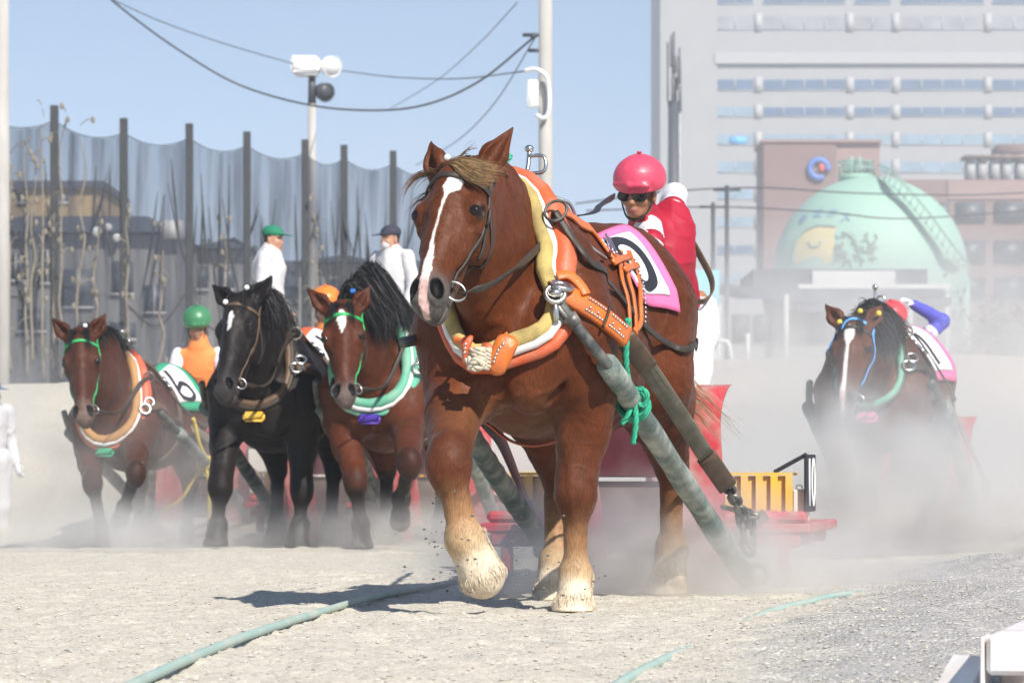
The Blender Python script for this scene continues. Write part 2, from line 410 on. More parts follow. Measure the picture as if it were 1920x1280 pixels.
    f.ell(H(.645, -.012, 0), s * arr([.085, .068, .082 * .9]), A, .03)
    f.ell(H(.69, -.03, 0), s * arr([.050, .046, .054 * .9]), A, .025)
    f.ell(H(.672, -.09, 0), s * arr([.05, .03, .046 * .9]), A, .02)
    f.ell(H(.66, -.068, 0), s * arr([.10, .0055, .12 * .9]), A, .012, -1)             # mouth
    for g in (1, -1):
        ca, sa = math.cos(.5), math.sin(.5) * g; ax = np.stack([hd * ca + lv * sa * .6, nv, lv])
        f.ell(H(.640, .046, .062 * g), s * arr([.040, .030, .019 * lw]), [unit(hd + .45 * g * lv), unit(nv + .5 * g * lv), unit(lv - .45 * g * hd - .5 * g * nv)], .014, -1)
        h.holes = getattr(h, 'holes', []) + [f.p[-1]]
        f.ell(H(.250, .004, .134 * g), s * arr([.028, .017, .020 * lw]), A, .012, -1)
    # ears
    for g, e in ((1, P.get('ear_l', (.5, .15))), (-1, P.get('ear_r', (.35, .1)))):
        d = unit(-hd * .9 + nv * e[1] + lv * g * e[0]); el = .215 * s * (e[2] if len(e) > 2 else 1); b = H(.030, -.02, (e[3] if len(e) > 3 else .080) * g); face = unit(nv * .8 + lv * g * .45 - hd * .1); face = unit(face - (face @ d) * d)
        m1, tip = b + d * el * .42, b + d * el
        f.cone(b - d * .03, m1, s * .042, s * .060, .02, (face, .6)); f.cone(m1, tip, s * .060, s * .008, .012, (face, .62))
        f.cone(b + d * el * .25 + face * .036, b + d * el * .9 + face * .014, s * .034, s * .007, .012, None, -1)
    # legs
    h.legs = {}
    for key, J in P['legs'].items():
        E, K, Fk, Ho = [arr(j) for j in J[:4]]; g = 1 if E[1] > 0 else -1; up = unit(J[4]) if len(J) > 4 else arr([0, 0, 1.])
        back = arr([-1, 0, 0.]); co = Fk + (Ho - Fk) * .50; h.legs[key] = (E, K, Fk, Ho)
        if key[0] == 'f':
            sh = arr([-.22, .25 * g, 1.15]); f.cone(sh, E, .18, .13, .09)
            f.cone(E, K, .118, .080, .06); m = E + (K - E) * .33; d = unit(K - E); sd = unit(np.cross(d, (0, 1, 0)))
            f.ell(m + sd * -.02 + arr([0, .03 * g, 0]), (.085, .085, .15), k=.05)
            f.ell(K + unit(K - Fk) * .0, (.076, .076, .125), k=.05)
            f.ell(K + back * .040 + arr([0, 0, -.005]), (.045, .05, .075), k=.04)
        else:
            st = arr(J[5]); f.cone((-1.56, .21 * g * w, 1.28), st, .27, .185, .1); f.cone(st, E, .19, .16, .08)
            f.cone((-1.70, .19 * g, 1.2), E + arr([-.06, 0, .1]), .22, .13, .1)
            f.cone(E, K, .155, .078, .06); f.ell(K, (.085, .068, .095), k=.03); f.cone(K + arr([-.075, 0, .03]), E + arr([-.12, 0, .1]), .035, .05, .05)
        ls_ = P.get('leg_scale', {}).get(key, 1.); cd = unit(Fk - K); bk = unit(np.cross(arr([0, 1, 0]), cd)) * -1
        if bk[0] > 0: bk = -bk
        f.cone(K, Fk, .054 * ls_, .046 * ls_, .035); f.cone(K + bk * .036, Fk + bk * .032, .030 * ls_, .032 * ls_, .03)
        f.ell(Fk, arr([.068, .066, .070]) * ls_, k=.03); f.ell(Fk + bk * .03 + arr([0, 0, -.02]), arr([.055, .058, .06]) * ls_, k=.03)
        fe = P.get('feather', 0.); f.cone(Fk, co, .054 * ls_ + fe, .060 * ls_ + fe, .03); hv = unit(Ho - co)
        
        if len(J) > 4 and key[0] == 'f': f.cone(co, Ho - hv * .07, .066 * ls_ + fe, .077 * ls_ + fe, .03)
        else: f.cone(co, Ho + up * -.02, .064 * ls_ + fe, .090 * ls_ + fe, .02, None, 1, (Ho, -up))
    V, F = f.mesh(res / scale)
    C = P['coat'](h, V); Nn = f.grad(V); V = V + Nn * ((vnoise(V * arr([1, 1, .55]), 9, 21) - .5) * .010 + (vnoise(V, 24, 22) - .5) * .0045 + sstep(.88, .99, 1 - np.abs(2 * vnoise(V * arr([1, 1, .7]), 5.5, 31) - 1)) * .0035 + sstep(.9, .99, 1 - np.abs(2 * vnoise(V, 11, 33) - 1)) * .0018)[:, None] * sstep(.25, .5, V[:, 2])[:, None]
    C = C * ((0.93 + .14 * vnoise(V, 11)) * (.80 + .40 * vnoise(V, 2.7, 41)))[:, None]
    h.body = mesh_obj('body', V, F, M_COAT, root, True, C)
    for g in (1, -1):
        mb = MB(); c = f.project(H(.252, .006, .125 * g), -.0135 * s); mb.ell(c, .030 * s, nu=18, nv=12); mb.build('eye', M_EYE, root)
    return h
def legpos(h, V, key):                           # 0..3 along elbow, knee, fetlock, sole; distance to the bone
    J = h.legs[key]; best = np.full(len(V), 9.); t = np.zeros(len(V))
    for i in range(3):
        ab = J[i + 1] - J[i]; q = np.clip(((V - J[i]) @ ab) / (ab @ ab), 0 if i else -.3, 1); d = np.linalg.norm(V - J[i] - q[:, None] * ab, axis=1)
        m = d < best; best[m] = d[m]; t[m] = i + q[m]
    return t, best
def headpos(h, V):
    s = np.linalg.norm(arr(h.P['muzzle']) - h.poll) / .70; q = (V - h.poll) / s; u = q @ h.hd; return u, q @ h.nv, q @ h.lv / h.lwf(u)
def mixc(C, c, m): return C * (1 - m[:, None]) + arr(c) * m[:, None]
def coat(base, leg=None, blaze=None, muzzle=(.10, .085, .075), belly=None, legt=(1.0, 1.6), sock=None):
    def fn(h, V):
        C = np.tile(arr(base), (len(V), 1)); n1, n2 = vnoise(V, 14, 3), vnoise(V, 60, 5); nz = (n1 - .5) * .5 + (n2 - .5) * .3
        if belly is not None: C = mixc(C, belly, sstep(.98, .72, V[:, 2] + nz * .15) * sstep(-.75, -.2, V[:, 0]) * sstep(.30, .12, np.abs(V[:, 1])) * .75)
        for key in h.legs:
            t, d = legpos(h, V, key); on = (d < .20) & (t > .2); t = t + nz * .22
            if leg is not None: C = mixc(C, leg, on * sstep(legt[0], legt[1], t) * sstep(.22, .15, d))
            if sock is not None:
                for a, b, c in sock: C = mixc(C, c, on * sstep(a, b, t) * sstep(.20, .14, d))
            if leg is not None and sock is None: C = mixc(C, (.075, .068, .06), on * sstep(2.5, 2.62, t))
        u, n, l = headpos(h, V); hd = (np.abs(l) < .17) & (u > -.05) & (u < .8) & (n > -.28) & (n < .2)
        if P_SUNLITFACE in h.P: C = mixc(C, h.P[P_SUNLITFACE], hd * sstep(.30, .0, np.abs(u - .33)) * sstep(-.2, -.05, n) * .7)  # slightly lighter face: sunlight on it is mixed into the coat colour
        C = mixc(C, muzzle, hd * sstep(.50, .66, u + nz * .12 - n * .3))
        C = mixc(C, (.02, .014, .012), hd * sstep(.040, .030, np.sqrt((u - .252) ** 2 + (np.abs(l) - .105) ** 2 * .6 + (n - .008) ** 2)) * .8)
        if blaze is not None:
            wd, c0, col, pink = blaze; ww = np.interp(u, wd[0], wd[1]); cc = np.interp(u, wd[0], c0)
            m = hd * (n > -.03) * (ww > .003) * sstep(ww + .0025, ww - .0025, np.abs(l - cc) + nz * np.interp(ww, (.004, .02), (.005, .022))); C = mixc(C, col, m)
            if pink is not None: C = mixc(C, pink, m * sstep(.57, .63, u))
        for q in h.holes: C = mixc(C, (.006, .005, .005), sstep(.012, .004, Field.dist(q, V)))
        C = C * (1 - (hd * sstep(.55, .66, u) * .5 * (vnoise(V, 90, 8) - .3))[:, None])
        return C
    return fn
# ------------------------------------------------------------------ the leading chestnut horse
MAIN_POSE = dict(poll=(.29, -.075, 1.775), muzzle=(.65, -.105, 1.20), head_yaw=-.14, head_wide=1.20, wide=.875, neck=.43, sunlit_face=(.095, .027, .0085),
    feather=.002, neck_lean=-.06, leg_scale=dict(fr=1.18, hl=1.08), ear_l=(.36, .0, 1.12, .08), ear_r=(.30, .15, .84, .09),
    legs=dict(
        fl=((-.33, .265, .92), (-.27, .245, .485), (-.285, .24, .155), (-.245, .24, 0)),
        fr=((-.10, -.205, .88), (.335, -.115, .60), (.31, -.055, .305), (.25, .03, .095), (-.25, .2, .95)),
        hl=((-1.72, .24, .86), (-2.02, .235, .60), (-2.16, .20, .22), (-2.13, .185, .0), (0, 0, 1), (-1.50, .25, 1.0)),
        hr=((-1.36, -.23, .86), (-1.58, -.19, .57), (-1.42, -.16, .17), (-1.36, -.155, .0), (0, 0, 1), (-1.36, -.25, .98))),
    coat=coat((.094, .0235, .0062), belly=(.14, .058, .024), muzzle=(.10, .086, .078),
        sock=[(.45, .95, (.095, .028, .0105)), (1.10, 1.75, (.27, .145, .068)), (1.65, 2.1, (.42, .295, .17)), (2.05, 2.45, (.60, .50, .37))],
        blaze=(((.05, .10, .13, .17, .21, .26, .34, .42, .50, .56, .62, .70, .78), (0, .006, .019, .024, .006, .0032, .0035, .007, .018, .027, .024, .018, .014)),
               (.034, .034, .032, .026, .016, .010, .004, .0, .0, .0, .0, .004, .004), (.80, .74, .68), (.72, .46, .41))))
MAIN = make_horse('large chestnut draft horse with white blaze and pale legs, striding at the front', (-.05, 13.55, 0), R(-106), MAIN_POSE, res=.0062)
# ------------------------------------------------------------------ harness
M_LEATH = mat('dark_leather', (.035, .024, .016), rough=.55, var=.3, vscale=20, bump=.2, bscale=90)
M_BLACKL = mat('black_leather', (.012, .011, .012), rough=.5, var=.2)
M_ORANGE = mat('orange_leather', (.66, .155, .022), rough=.42, spec=.5, var=.12, vscale=14, dirt=(.26, .09, .04), dscale=14, damt=.6, bump=.25, bscale=70)
M_TANL = mat('tan_leather', (.26, .13, .06), rough=.45, var=.2)
M_HAME = mat('orange_red_hame', (.58, .095, .028), rough=.5, var=.12, dirt=(.36, .17, .10), dscale=11, damt=.65, bump=.2, bscale=50)
M_PAD = mat('yellow_felt', (.50, .38, .13), rough=.95, var=.15, vscale=12, dirt=(.20, .15, .07), dscale=9, damt=.75, bump=.4, bscale=160)
M_TANPAD = mat('tan_pad', (.42, .22, .08), rough=.8, var=.15)
M_WHITEP = mat('white_piping', (.72, .70, .68), rough=.5, dirt=(.4, .37, .33), damt=.5)
M_STEEL = mat('harness_steel', (.55, .54, .52), rough=.28, metal=1, var=.15)
M_DSTEEL = mat('dull_steel', (.10, .095, .09), rough=.5, metal=.6, dirt=DUST, dscale=12, damt=.6)
M_GREENR = mat('green_rope', (.025, .34, .20), rough=.7, var=.25, vscale=60)
M_GREENL = mat('green_trim', (.02, .36, .10), rough=.6, var=.25, vscale=60)
M_TEALPAD = mat('green_collar_pad', (.10, .36, .24), rough=.7, var=.15, dirt=(.4, .42, .35), damt=.4)
M_ROPE = mat('natural_rope', (.50, .44, .34), rough=.85, var=.2, vscale=80, bump=.5, bscale=120)
M_YROPE = mat('yellow_rope', (.70, .52, .06), rough=.7, var=.2)
M_BLUER = mat('blue_ribbon', (.10, .36, .80), rough=.5)
M_WEB = mat('webbing', (.135, .12, .085), rough=.85, var=.2, vscale=30, dirt=(.28, .25, .2), dscale=6, damt=.6, bump=.3, bscale=200)
M_BROWNL = mat('brown_leather', (.10, .058, .032), rough=.55, var=.3, vscale=15)
M_PURPLE = mat('purple_tape', (.07, .03, .30), rough=.5)
M_PINK = mat('pink_cloth', (.78, .155, .34), rough=.75, var=.06, bump=.15, bscale=30)
M_WHITEC = mat('white_cloth', (.82, .81, .80), rough=.75, var=.04)
M_GREENC = mat('green_cloth', (.02, .33, .17), rough=.75, var=.08)
M_ORANGEC = mat('orange_cloth', (.72, .11, .03), rough=.75, var=.08)
M_INK = mat('black_ink', (.012, .013, .02), rough=.7)
M_POM = {k: mat(k + '_bead', c, rough=.4) for k, c in dict(white=(.8, .8, .8), blue=(.05, .25, .85), yellow=(.8, .55, .05)).items()}

def h_matrix(h): return Matrix.Translation(h.root.location) @ h.root.rotation_euler.to_matrix().to_4x4() @ Matrix.Diagonal((*h.root.scale, 1))
def to_world(h, p): return arr(h_matrix(h) @ Vector(p))
def to_local(h, p): return arr(h_matrix(h).inverted() @ Vector(p))
def pick(h, px, py, off=0.):                      # the point of the horse's surface seen at a photo pixel
    o = to_local(h, (0, 0, CAMZ)); d = unit(to_local(h, W(px, py, 14.)) - o)
    t = np.linalg.norm(arr(h.root.location)) / h.scale - 2.5; best, bt = 9, t
    for _ in range(160):
        v = float(h.f.eval(o + d * t)) - off
        if v < best: best, bt = v, t
        if v < .001: break
        t += max(v * .7, .003)
        if t > np.linalg.norm(arr(h.root.location)) / h.scale + 4: t = bt; break
    return o + d * t
def world_build(mb, name, mt, root, **k):         # world-space mesh hung under a placed thing
    o = mb.build(name, mt, root, **k)
    m = Matrix.Translation(root.location) @ root.rotation_euler.to_matrix().to_4x4() @ Matrix.Diagonal((*root.scale, 1))
    o.matrix_parent_inverse = m.inverted(); return o
def sstrap(mb, h, pts, w, t=.008, off=.006, n=8, proj=True, free=()):
    P = catmull(pts, n)
    if proj: P = h.f.project(P, off)
    N = h.f.grad(P); mb.sweep(P, band(w, t), 1.0, normals=N)
    return P, N
def loose(mb, h, pts, w, t=.008, n=8, min_off=.012, up=None):   # a strap that hangs clear of the body and only rests where it touches
    P = catmull(pts, n); d = h.f.eval(P); m = d < min_off
    if m.any(): P[m] = h.f.project(P[m], min_off)
    N = h.f.grad(P) if up is None else np.tile(arr(up), (len(P), 1)); mb.sweep(P, band(w, t), 1.0, normals=N); return P
def studs(mb, P, N, r=.007):
    for p, n in zip(P, N): mb.ell(p + n * .004, r, nu=8, nv=5)
def chain(mb, a, b, link=.07, r=.007, sag=0.):
    a, b = arr(a), arr(b); L = np.linalg.norm(b - a); n = max(2, int(L / (link * .68)))
    for i in range(n):
        t = (i + .5) / n; c = a + (b - a) * t + arr([0, 0, -sag * 4 * t * (1 - t)]); d = unit(b - a); s = unit(np.cross(d, (0.3, .9, .2))); s2 = np.cross(d, s)
        q = s if i % 2 else s2; pts = [c + d * x * link / 2 + q * y * link * .28 for x, y in ((-1, .0), (-.75, .8), (0, 1), (.75, .8), (1, 0), (.75, -.8), (0, -1), (-.75, -.8))]
        mb.tube(pts, r, 6, 3, closed=True)
def twist_rope(mb, pts, r, turns=30, n=10):       # three-strand laid rope
    P = catmull(pts, n); L = np.linalg.norm(np.diff(P, axis=0), axis=1); s = np.r_[0, np.cumsum(L)]
    m = max(24, int(s[-1] / (r * .9))); t = np.linspace(0, s[-1], m); Q = np.stack([np.interp(t, s, P[:, i]) for i in range(3)], 1)
    T = unit(np.gradient(Q, axis=0)); N = unit(np.cross(T, (.3, .5, .81))); B = np.cross(T, N)
    for k in range(3):
        a = t / (r * 2.6) * 2 + k * 2.094; mb.sweep(Q + r * .5 * (np.cos(a)[:, None] * N + np.sin(a)[:, None] * B), circle(5), r * .62)

def collar(h, bot, top, pad, rim, hame, rp=.040, rr=.022, rh=.055, gap=(.012, .05), n=40, wid=.175, egg=.2, cap=1.15):
    g = thing('horse_collar', None, None); g.parent = h.root
    bot, top = arr(bot), arr(top); U = unit(top - bot); Lt = arr([0, 1., 0]); c = (bot + top) / 2; nb = np.cross(U, Lt); nb = nb if nb[0] < 0 else -nb
    h.collar_axes = (c, U, Lt, nb); pr, pm, ph = [], [], []
    hl = np.linalg.norm(top - bot) / 2
    ths = 2 * math.pi * np.arange(n) / n; D = U * np.cos(ths)[:, None] + Lt * np.sin(ths)[:, None]; hw = wid * (1 - egg * np.cos(ths))
    r = (np.abs(np.cos(ths) / hl) ** 2.1 + np.abs(np.sin(ths) / hw) ** 2.1) ** (-1 / 2.1); p = h.f.march(c + D * .9, -D, rp * .6)
    rads = np.maximum(r, np.minimum(np.sum((p - c) * D, 1), r * cap))
    for _ in range(3): rads = (np.roll(rads, 1) + 2 * rads + np.roll(rads, -1)) / 4
    for i in range(n):
        a = 2 * math.pi * i / n; d = U * math.cos(a) + Lt * math.sin(a); rad = rads[i]; dn = .5 - .5 * math.cos(a)
        pr.append(c + d * rad); pm.append(c + d * (rad + rp * .95) + nb * gap[0]); ph.append(c + d * (rad + rp * .95 + rh * .75 * (1 - .4 * dn)) + nb * gap[1])
    h.col_pts = [np.array(pr), np.array(pm), np.array(ph)]; th = np.linspace(0, 2 * math.pi, n, endpoint=False)
    mb = MB(); mb.sweep(np.array(pr), circle(12), list(rp * (1 + .10 * np.sin(th * 5))), closed=True); mb.build('collar_pad', pad, g)
    mb = MB(); mb.sweep(np.array(pm), circle(8), rr, closed=True); mb.build('piping', rim, g)
    mb = MB(); mb.sweep(np.array(ph), circle(12), list(rh * (.30 + .74 * np.abs(np.sin(th)) ** .7 * np.clip(1.1 + np.cos(th), .35, 1) * np.where(np.sin(th) < 0, .6, 1.))), closed=True); mb.build('hame_roll', hame, g)
    return g
def bridle(h, leather, ringm, side=None, sr=None, brow=True):
    g = thing('bridle', None, None); g.parent = h.root; H = h.H; mb = MB(); side = side or leather
    for s in (1, -1):
        e = MB(); pts = [H(.055, -.05, .085 * s), H(.15, -.055, .120 * s), H(.27, -.085, .13 * s), H(.40, -.085, .11 * s), H(.52, -.07, .09 * s), H(.575, -.062, .082 * s)]
        P, N = sstrap(e, h, pts, sr or .026, .010, .006); e.build('cheek_strap', side, g)
        if s == 1 or True:
            e2 = MB(); sstrap(e2, h, [H(.06, -.07, .09 * s), H(.17, -.10, .12 * s), H(.33, -.20, .10 * s), H(.40, -.235, .0)], .018, .008, .006); e2.build('throat_strap', leather, g)
        r = MB(); c = h.f.project(H(.585, -.06, .085 * s), .012); nn = h.f.grad(c); r.torus(c + nn * .006, unit(nn + h.hd * .0 + h.nv * 1.3), .043, .0055, 28, 8); r.build('bit_ring', ringm, g)
        if s == 1: h.ring_l = c
        else: h.ring_r = c
    e = MB(); sstrap(e, h, [H(.05, -.05, .10), H(.015, -.06, .05), H(.01, -.06, 0), H(.015, -.06, -.05), H(.05, -.05, -.10)], .028, .010, .008); e.build('crown_strap', side, g)
    if brow:
        e = MB(); sstrap(e, h, [H(.13, -.04, .118), H(.115, .03, .08), H(.11, .06, 0), H(.115, .03, -.08), H(.13, -.04, -.118)], .024, .009, .006); e.build('brow_band', side, g)
    return g
def cloth_patch(h, corners, nu=22, nv=18, off=.012, th=.006, wob=.0):
    """corners: spine front, spine back, low front, low back -> grid of surface points"""
    a, b, c, d = [arr(x) for x in corners]; u = np.linspace(0, 1, nu)[:, None, None]; v = np.linspace(0, 1, nv)[None, :, None]
    G = (a * (1 - u) + b * u) * (1 - v) + (c * (1 - u) + d * u) * v + arr([0, 0, .12]) * np.sin(v * math.pi) * 0
    G = h.f.project(G.reshape(-1, 3), off, 10).reshape(nu, nv, 3); return G
def grid_mesh(name, G, mt, h, lift=0., th=.004, parent=None):
    nu, nv = G.shape[:2]; N = h.f.grad(G.reshape(-1, 3)).reshape(G.shape); A = G + N * (lift + th); B = G + N * (lift - .004)
    V = np.vstack([A.reshape(-1, 3), B.reshape(-1, 3)]); k = nu * nv; F = []
    ix = lambda i, j: i * nv + j
    for i in range(nu - 1):
        for j in range(nv - 1):
            F.append((ix(i, j), ix(i + 1, j), ix(i + 1, j + 1), ix(i, j + 1))); F.append((k + ix(i, j), k + ix(i, j + 1), k + ix(i + 1, j + 1), k + ix(i + 1, j)))
    ed = [(i, 0) for i in range(nu)] + [(nu - 1, j) for j in range(1, nv)] + [(i, nv - 1) for i in range(nu - 2, -1, -1)] + [(0, j) for j in range(nv - 2, 0, -1)]
    for q in range(len(ed)):
        a, b = ix(*ed[q]), ix(*ed[(q + 1) % len(ed)]); F.append((a, k + a, k + b, b))
    return mesh_obj(name, V, F, mt, parent or h.root)
def sample_grid(G, u, v):
    nu, nv = G.shape[:2]; x, y = np.clip(u, 0, 1) * (nu - 1), np.clip(v, 0, 1) * (nv - 1); i = np.minimum(x.astype(int), nu - 2); j = np.minimum(y.astype(int), nv - 2); fx, fy = (x - i)[..., None], (y - j)[..., None]
    return G[i, j] * (1 - fx) * (1 - fy) + G[i + 1, j] * fx * (1 - fy) + G[i, j + 1] * (1 - fx) * fy + G[i + 1, j + 1] * fx * fy
def digit_strip(name, h, G, pts, w, lift, parent, closed=False, wv=None):   # a brush-stroke of a numeral lying on the cloth
    P = catmull(pts, 10, closed); T = unit(np.roll(P, -1, 0) - np.roll(P, 1, 0)) if closed else unit(np.gradient(P, axis=0)); n = np.stack([-T[:, 1], T[:, 0]], 1)
    ww = np.full(len(P), w) if wv is None else np.interp(np.linspace(0, 1, len(P)), np.linspace(0, 1, len(wv)), wv)
    A = P + n * ww[:, None] / 2; B = P - n * ww[:, None] / 2; V = np.vstack([sample_grid(G, A[:, 0], A[:, 1]), sample_grid(G, B[:, 0], B[:, 1])]); V = V + h.f.grad(V) * lift
    m = len(P); F = [(i, (i + 1) % m, m + (i + 1) % m, m + i) for i in range(m if closed else m - 1)]
    return mesh_obj(name, V, F, M_INK, parent)
h = MAIN
def pk(*xy, off=0.): return [pick(h, x, y, off) for x, y in xy]
g = collar(h, (.085, -.02, 1.075), (-.29, -.115, 1.76), M_PAD, M_WHITEP, M_HAME, rp=.034, egg=.2, cap=1.45)
# top handle and rope of the collar
top = h.col_pts[2][0]
mb = MB(); q = top + arr([-.02, .13, .0]); mb.tube([q, q + arr([-.02, .0, .04]), q + arr([-.03, .0, .085])], .010, 8); mb.ell(q + arr([-.03, .0, .095]), (.020, .020, .016))
mb.tube([q + arr([-.01, 0, -.01]), q + arr([-.01, .07, .0]), q + arr([-.02, .065, .06]), q + arr([-.02, .0, .065])], .008, 8); mb.build('collar_handle', M_STEEL, g)
mb = MB(); pt = h.col_pts[0][0]
twist_rope(mb, [pt + arr([.05, -.10, .0]), pt + arr([.03, -.04, .065]), pt + arr([-.02, .02, .055]), top + arr([-.0, .06, .06]), top + arr([-.06, .02, .05])], .013)
twist_rope(mb, [pt + arr([.06, -.10, .02]), pt + arr([.05, -.05, .075]), pt + arr([.08, -.06, .04]), pt + arr([.04, -.12, .045])], .012)
mb.build('collar_rope', M_GREENR, g)
# leather pouches and rope at the collar's foot
def pouch(poly, Y, th, mt, rivets=()):             # a leather pouch: an outline facing the viewer's side of the chest, with rounded, bulging front
    c = np.mean(poly, 0); o = catmull(poly, 3, True); rows = [(1.0, .0), (1.04, -.35), (1.0, -.75), (.86, -1.0), (.5, -1.15), (.05, -1.2)]; V = []; n = len(o)
    for k, dz in rows: V += [to_local(h, W(*(c + (p - c) * k), Y + dz * th)) for p in o]
    F = [(r * n + i, r * n + (i + 1) % n, (r + 1) * n + (i + 1) % n, (r + 1) * n + i) for r in range(len(rows) - 1) for i in range(n)] + [tuple(range(n))[::-1], tuple((len(rows) - 1) * n + i for i in range(n))]
    m1, m2 = MB(), MB(); m1.add(V, F)
    for x, y in rivets: m2.ell(to_local(h, W(x, y, Y - th * 1.12)), .0072, nu=8, nv=6)
    return merged([(m1, mt), (m2, M_STEEL)], 'pouch', g)
pouch(np.array([(936, 629), (957, 629), (971, 641), (968, 654), (953, 684), (945, 699), (930, 703), (920, 697), (916, 684), (919, 666), (925, 647)], float), 13.36, .045, M_ORANGE, [(943, 645), (938, 651), (934, 657), (931, 664), (928, 671), (926, 678)])
pouch(np.array([(864, 637), (878, 629), (887, 632), (883, 648), (876, 668), (871, 684), (867, 676), (866, 655)], float), 13.36, .04, M_HAME, [(873, 645), (872, 653), (871, 661)])
mb = MB(); sstrap(mb, h, pk((938, 618), (950, 630), (966, 644), off=.03), .03, .012, .085); mb.build('buckle_strap', M_ORANGE, g); mb = MB(); sstrap(mb, h, pk((864, 636), (876, 630), (890, 626), off=.03), .026, .012, .08); mb.build('buckle_strap', M_ORANGE, g)
mb = MB(); c0 = W(898, 668, 13.36); 
for i in range(5):
    twist_rope(mb, [to_local(h, W(878 + 2 * i, 660 + 7 * i, 13.34)), to_local(h, W(897, 656 + 8 * i, 13.30)), to_local(h, W(925, 660 + 7 * i, 13.34))], .014)
twist_rope(mb, [to_local(h, W(876, 672, 13.3)), to_local(h, W(890, 690, 13.27)), to_local(h, W(905, 684, 13.27)), to_local(h, W(890, 676, 13.26)), to_local(h, W(880, 692, 13.28))], .015)
mb.build('rope_lashing', M_ROPE, g)
# hame hook, rings
at = pick(h, 1040, 556, .06); nn = h.f.grad(at); mb = MB()
mb.torus(at + nn * .02, nn, .038, .011, 20, 8); mb.torus(at + nn * .03 + arr([-.05, .01, .03]), (0.2, .3, 1), .045, .012, 20, 8)
mb.tube([at, at + nn * .03 + arr([0, 0, -.06]), at + nn * .05 + arr([-.02, 0, -.12])], .014, 8); mb.ell(at + nn * .03, (.03, .03, .02)); mb.build('hame_hook', M_STEEL, g)
tr = pick(h, 1043, 412, .05); nt_ = h.f.grad(tr); mb = MB(); mb.torus(tr + nt_ * .04, unit(nt_ + arr([1.2, -.2, 0])), .047, .006, 24, 8); mb.build('terret_ring', M_DSTEEL, g); TERRET = tr + nt_ * .04
# breast strap: thick studded leather from the hame to the back band
hs = thing('harness_strap', None, None); hs.parent = h.root
mb = MB(); P = catmull(pk((1062, 552), (1176, 632), off=.05), 24); N = np.tile(unit(h.f.grad(P).mean(0) + arr([.25, 0, .1])), (len(P), 1)); P = P + N * .02 * np.sin(np.linspace(0, math.pi, len(P)))[:, None]; mb.sweep(P, band(.088, .030), 1., normals=N); mbs = mb
mb = MB(); T = unit(np.gradient(P, axis=0)); B = np.cross(T, N)
for k in list(range(7, 14)) + list(range(16, 23)):
    for o in (-.026, .026): studs(mb, [P[k] + B[k] * o + N[k] * .014], [N[k]], .0062)
for k in (8, 11, 17, 20): studs(mb, [P[k] + B[k] * .008 + N[k] * .014], [N[k]], .0062)
merged([(mbs, M_ORANGE), (mb, M_STEEL)], 'breast_strap', hs)
mb = MB(); sstrap(mb, h, pk((1042, 540), (1062, 534), (1080, 548), (1092, 566)), .040, .012, .055); mb.build('hame_strap', M_ORANGE, hs)
mb = MB()
for k in (14.2, 14.8): 
    q = P[int(k)]; mb.tube([q + B[14] * -.05 + N[14] * .02, q + N[14] * .025, q + B[14] * .055 + N[14] * .02], .006, 6)
mb.build('lace', M_BROWNL, hs)
# straps along and over the back
mb = MB()
for o in ((0, 0), (7, 9), (14, 18)):
    sstrap(mb, h, pk((1032 + o[0], 382 + o[1]), (1080 + o[0], 415 + o[1] * .8), (1118 + o[0], 450 + o[1] * .7), (1150 + o[0] * .5, 492 + o[1] * .5)), .030, .014, .014)
mb.build('back_strap', M_ORANGE, hs)
mb = MB(); sstrap(mb, h, [arr([-.42, .02, 1.8]), arr([-.65, .03, 1.75]), arr([-.9, .03, 1.72]), arr([-1.08, .04, 1.7])], .035, .02, .02, n=10); mbs = mb
mb = MB(); Q = h.f.project(catmull([arr([-.42, .035, 1.8]), arr([-.65, .045, 1.75]), arr([-.9, .05, 1.72]), arr([-1.08, .06, 1.7])], 14), .036); studs(mb, Q, h.f.grad(Q), .008); merged([(mbs, M_ORANGE), (mb, M_STEEL)], 'back_strap', hs)
mb = MB()
for x in (0, 12): sstrap(mb, h, pk((1146 + x, 478), (1158 + x, 520), (1168 + x, 560), (1172 + x, 600), (1172 + x, 628)), .024, .010, .022)
sstrap(mb, h, pk((1172, 478), (1186, 520), (1192, 565), (1192, 605), (1180, 622)), .028, .014, .024); mbs = mb
mb = MB(); sstrap(mb, h, pk((1138, 500), (1155, 494), (1170, 490)), .03, .014, .034); sstrap(mb, h, pk((1160, 514), (1172, 508), (1184, 506)), .03, .014, .034); mb.build('keeper_loop', M_ORANGE, hs)
mb = MB(); Q = h.f.project(catmull(pk((1180, 495), (1190, 530), (1195, 565), (1195, 605)), 5), .032); studs(mb, Q, h.f.grad(Q), .0065); merged([(mbs, M_ORANGE), (mb, M_STEEL)], 'girth_strap', hs)
mb = MB(); p = pk((1136, 440), (1148, 470), off=.035); mb.tube(p, .007, 8, 3); mb.tube(pk((1066, 432), (1136, 485), off=.02), .008, 8, 4); mb.tube(pk((1142, 446), (1156, 474), off=.035), .006, 8, 3); mb.build('buckle', M_STEEL, hs)
mb = MB(); sstrap(mb, h, [arr([-.55, .36, .9]), arr([-.55, .25, .72]), arr([-.5, 0, .66]), arr([-.55, -.25, .72]), arr([-.55, -.36, .9])], .03, .008, .03); mb.build('belly_strap', M_HAME, hs)
# side of the girth: ring, strap end
mb = MB(); p = pick(h, 1183, 650, .03); mb.ell(p, (.035, .035, .05)); mb.build('girth_pad', M_BLACKL, hs)
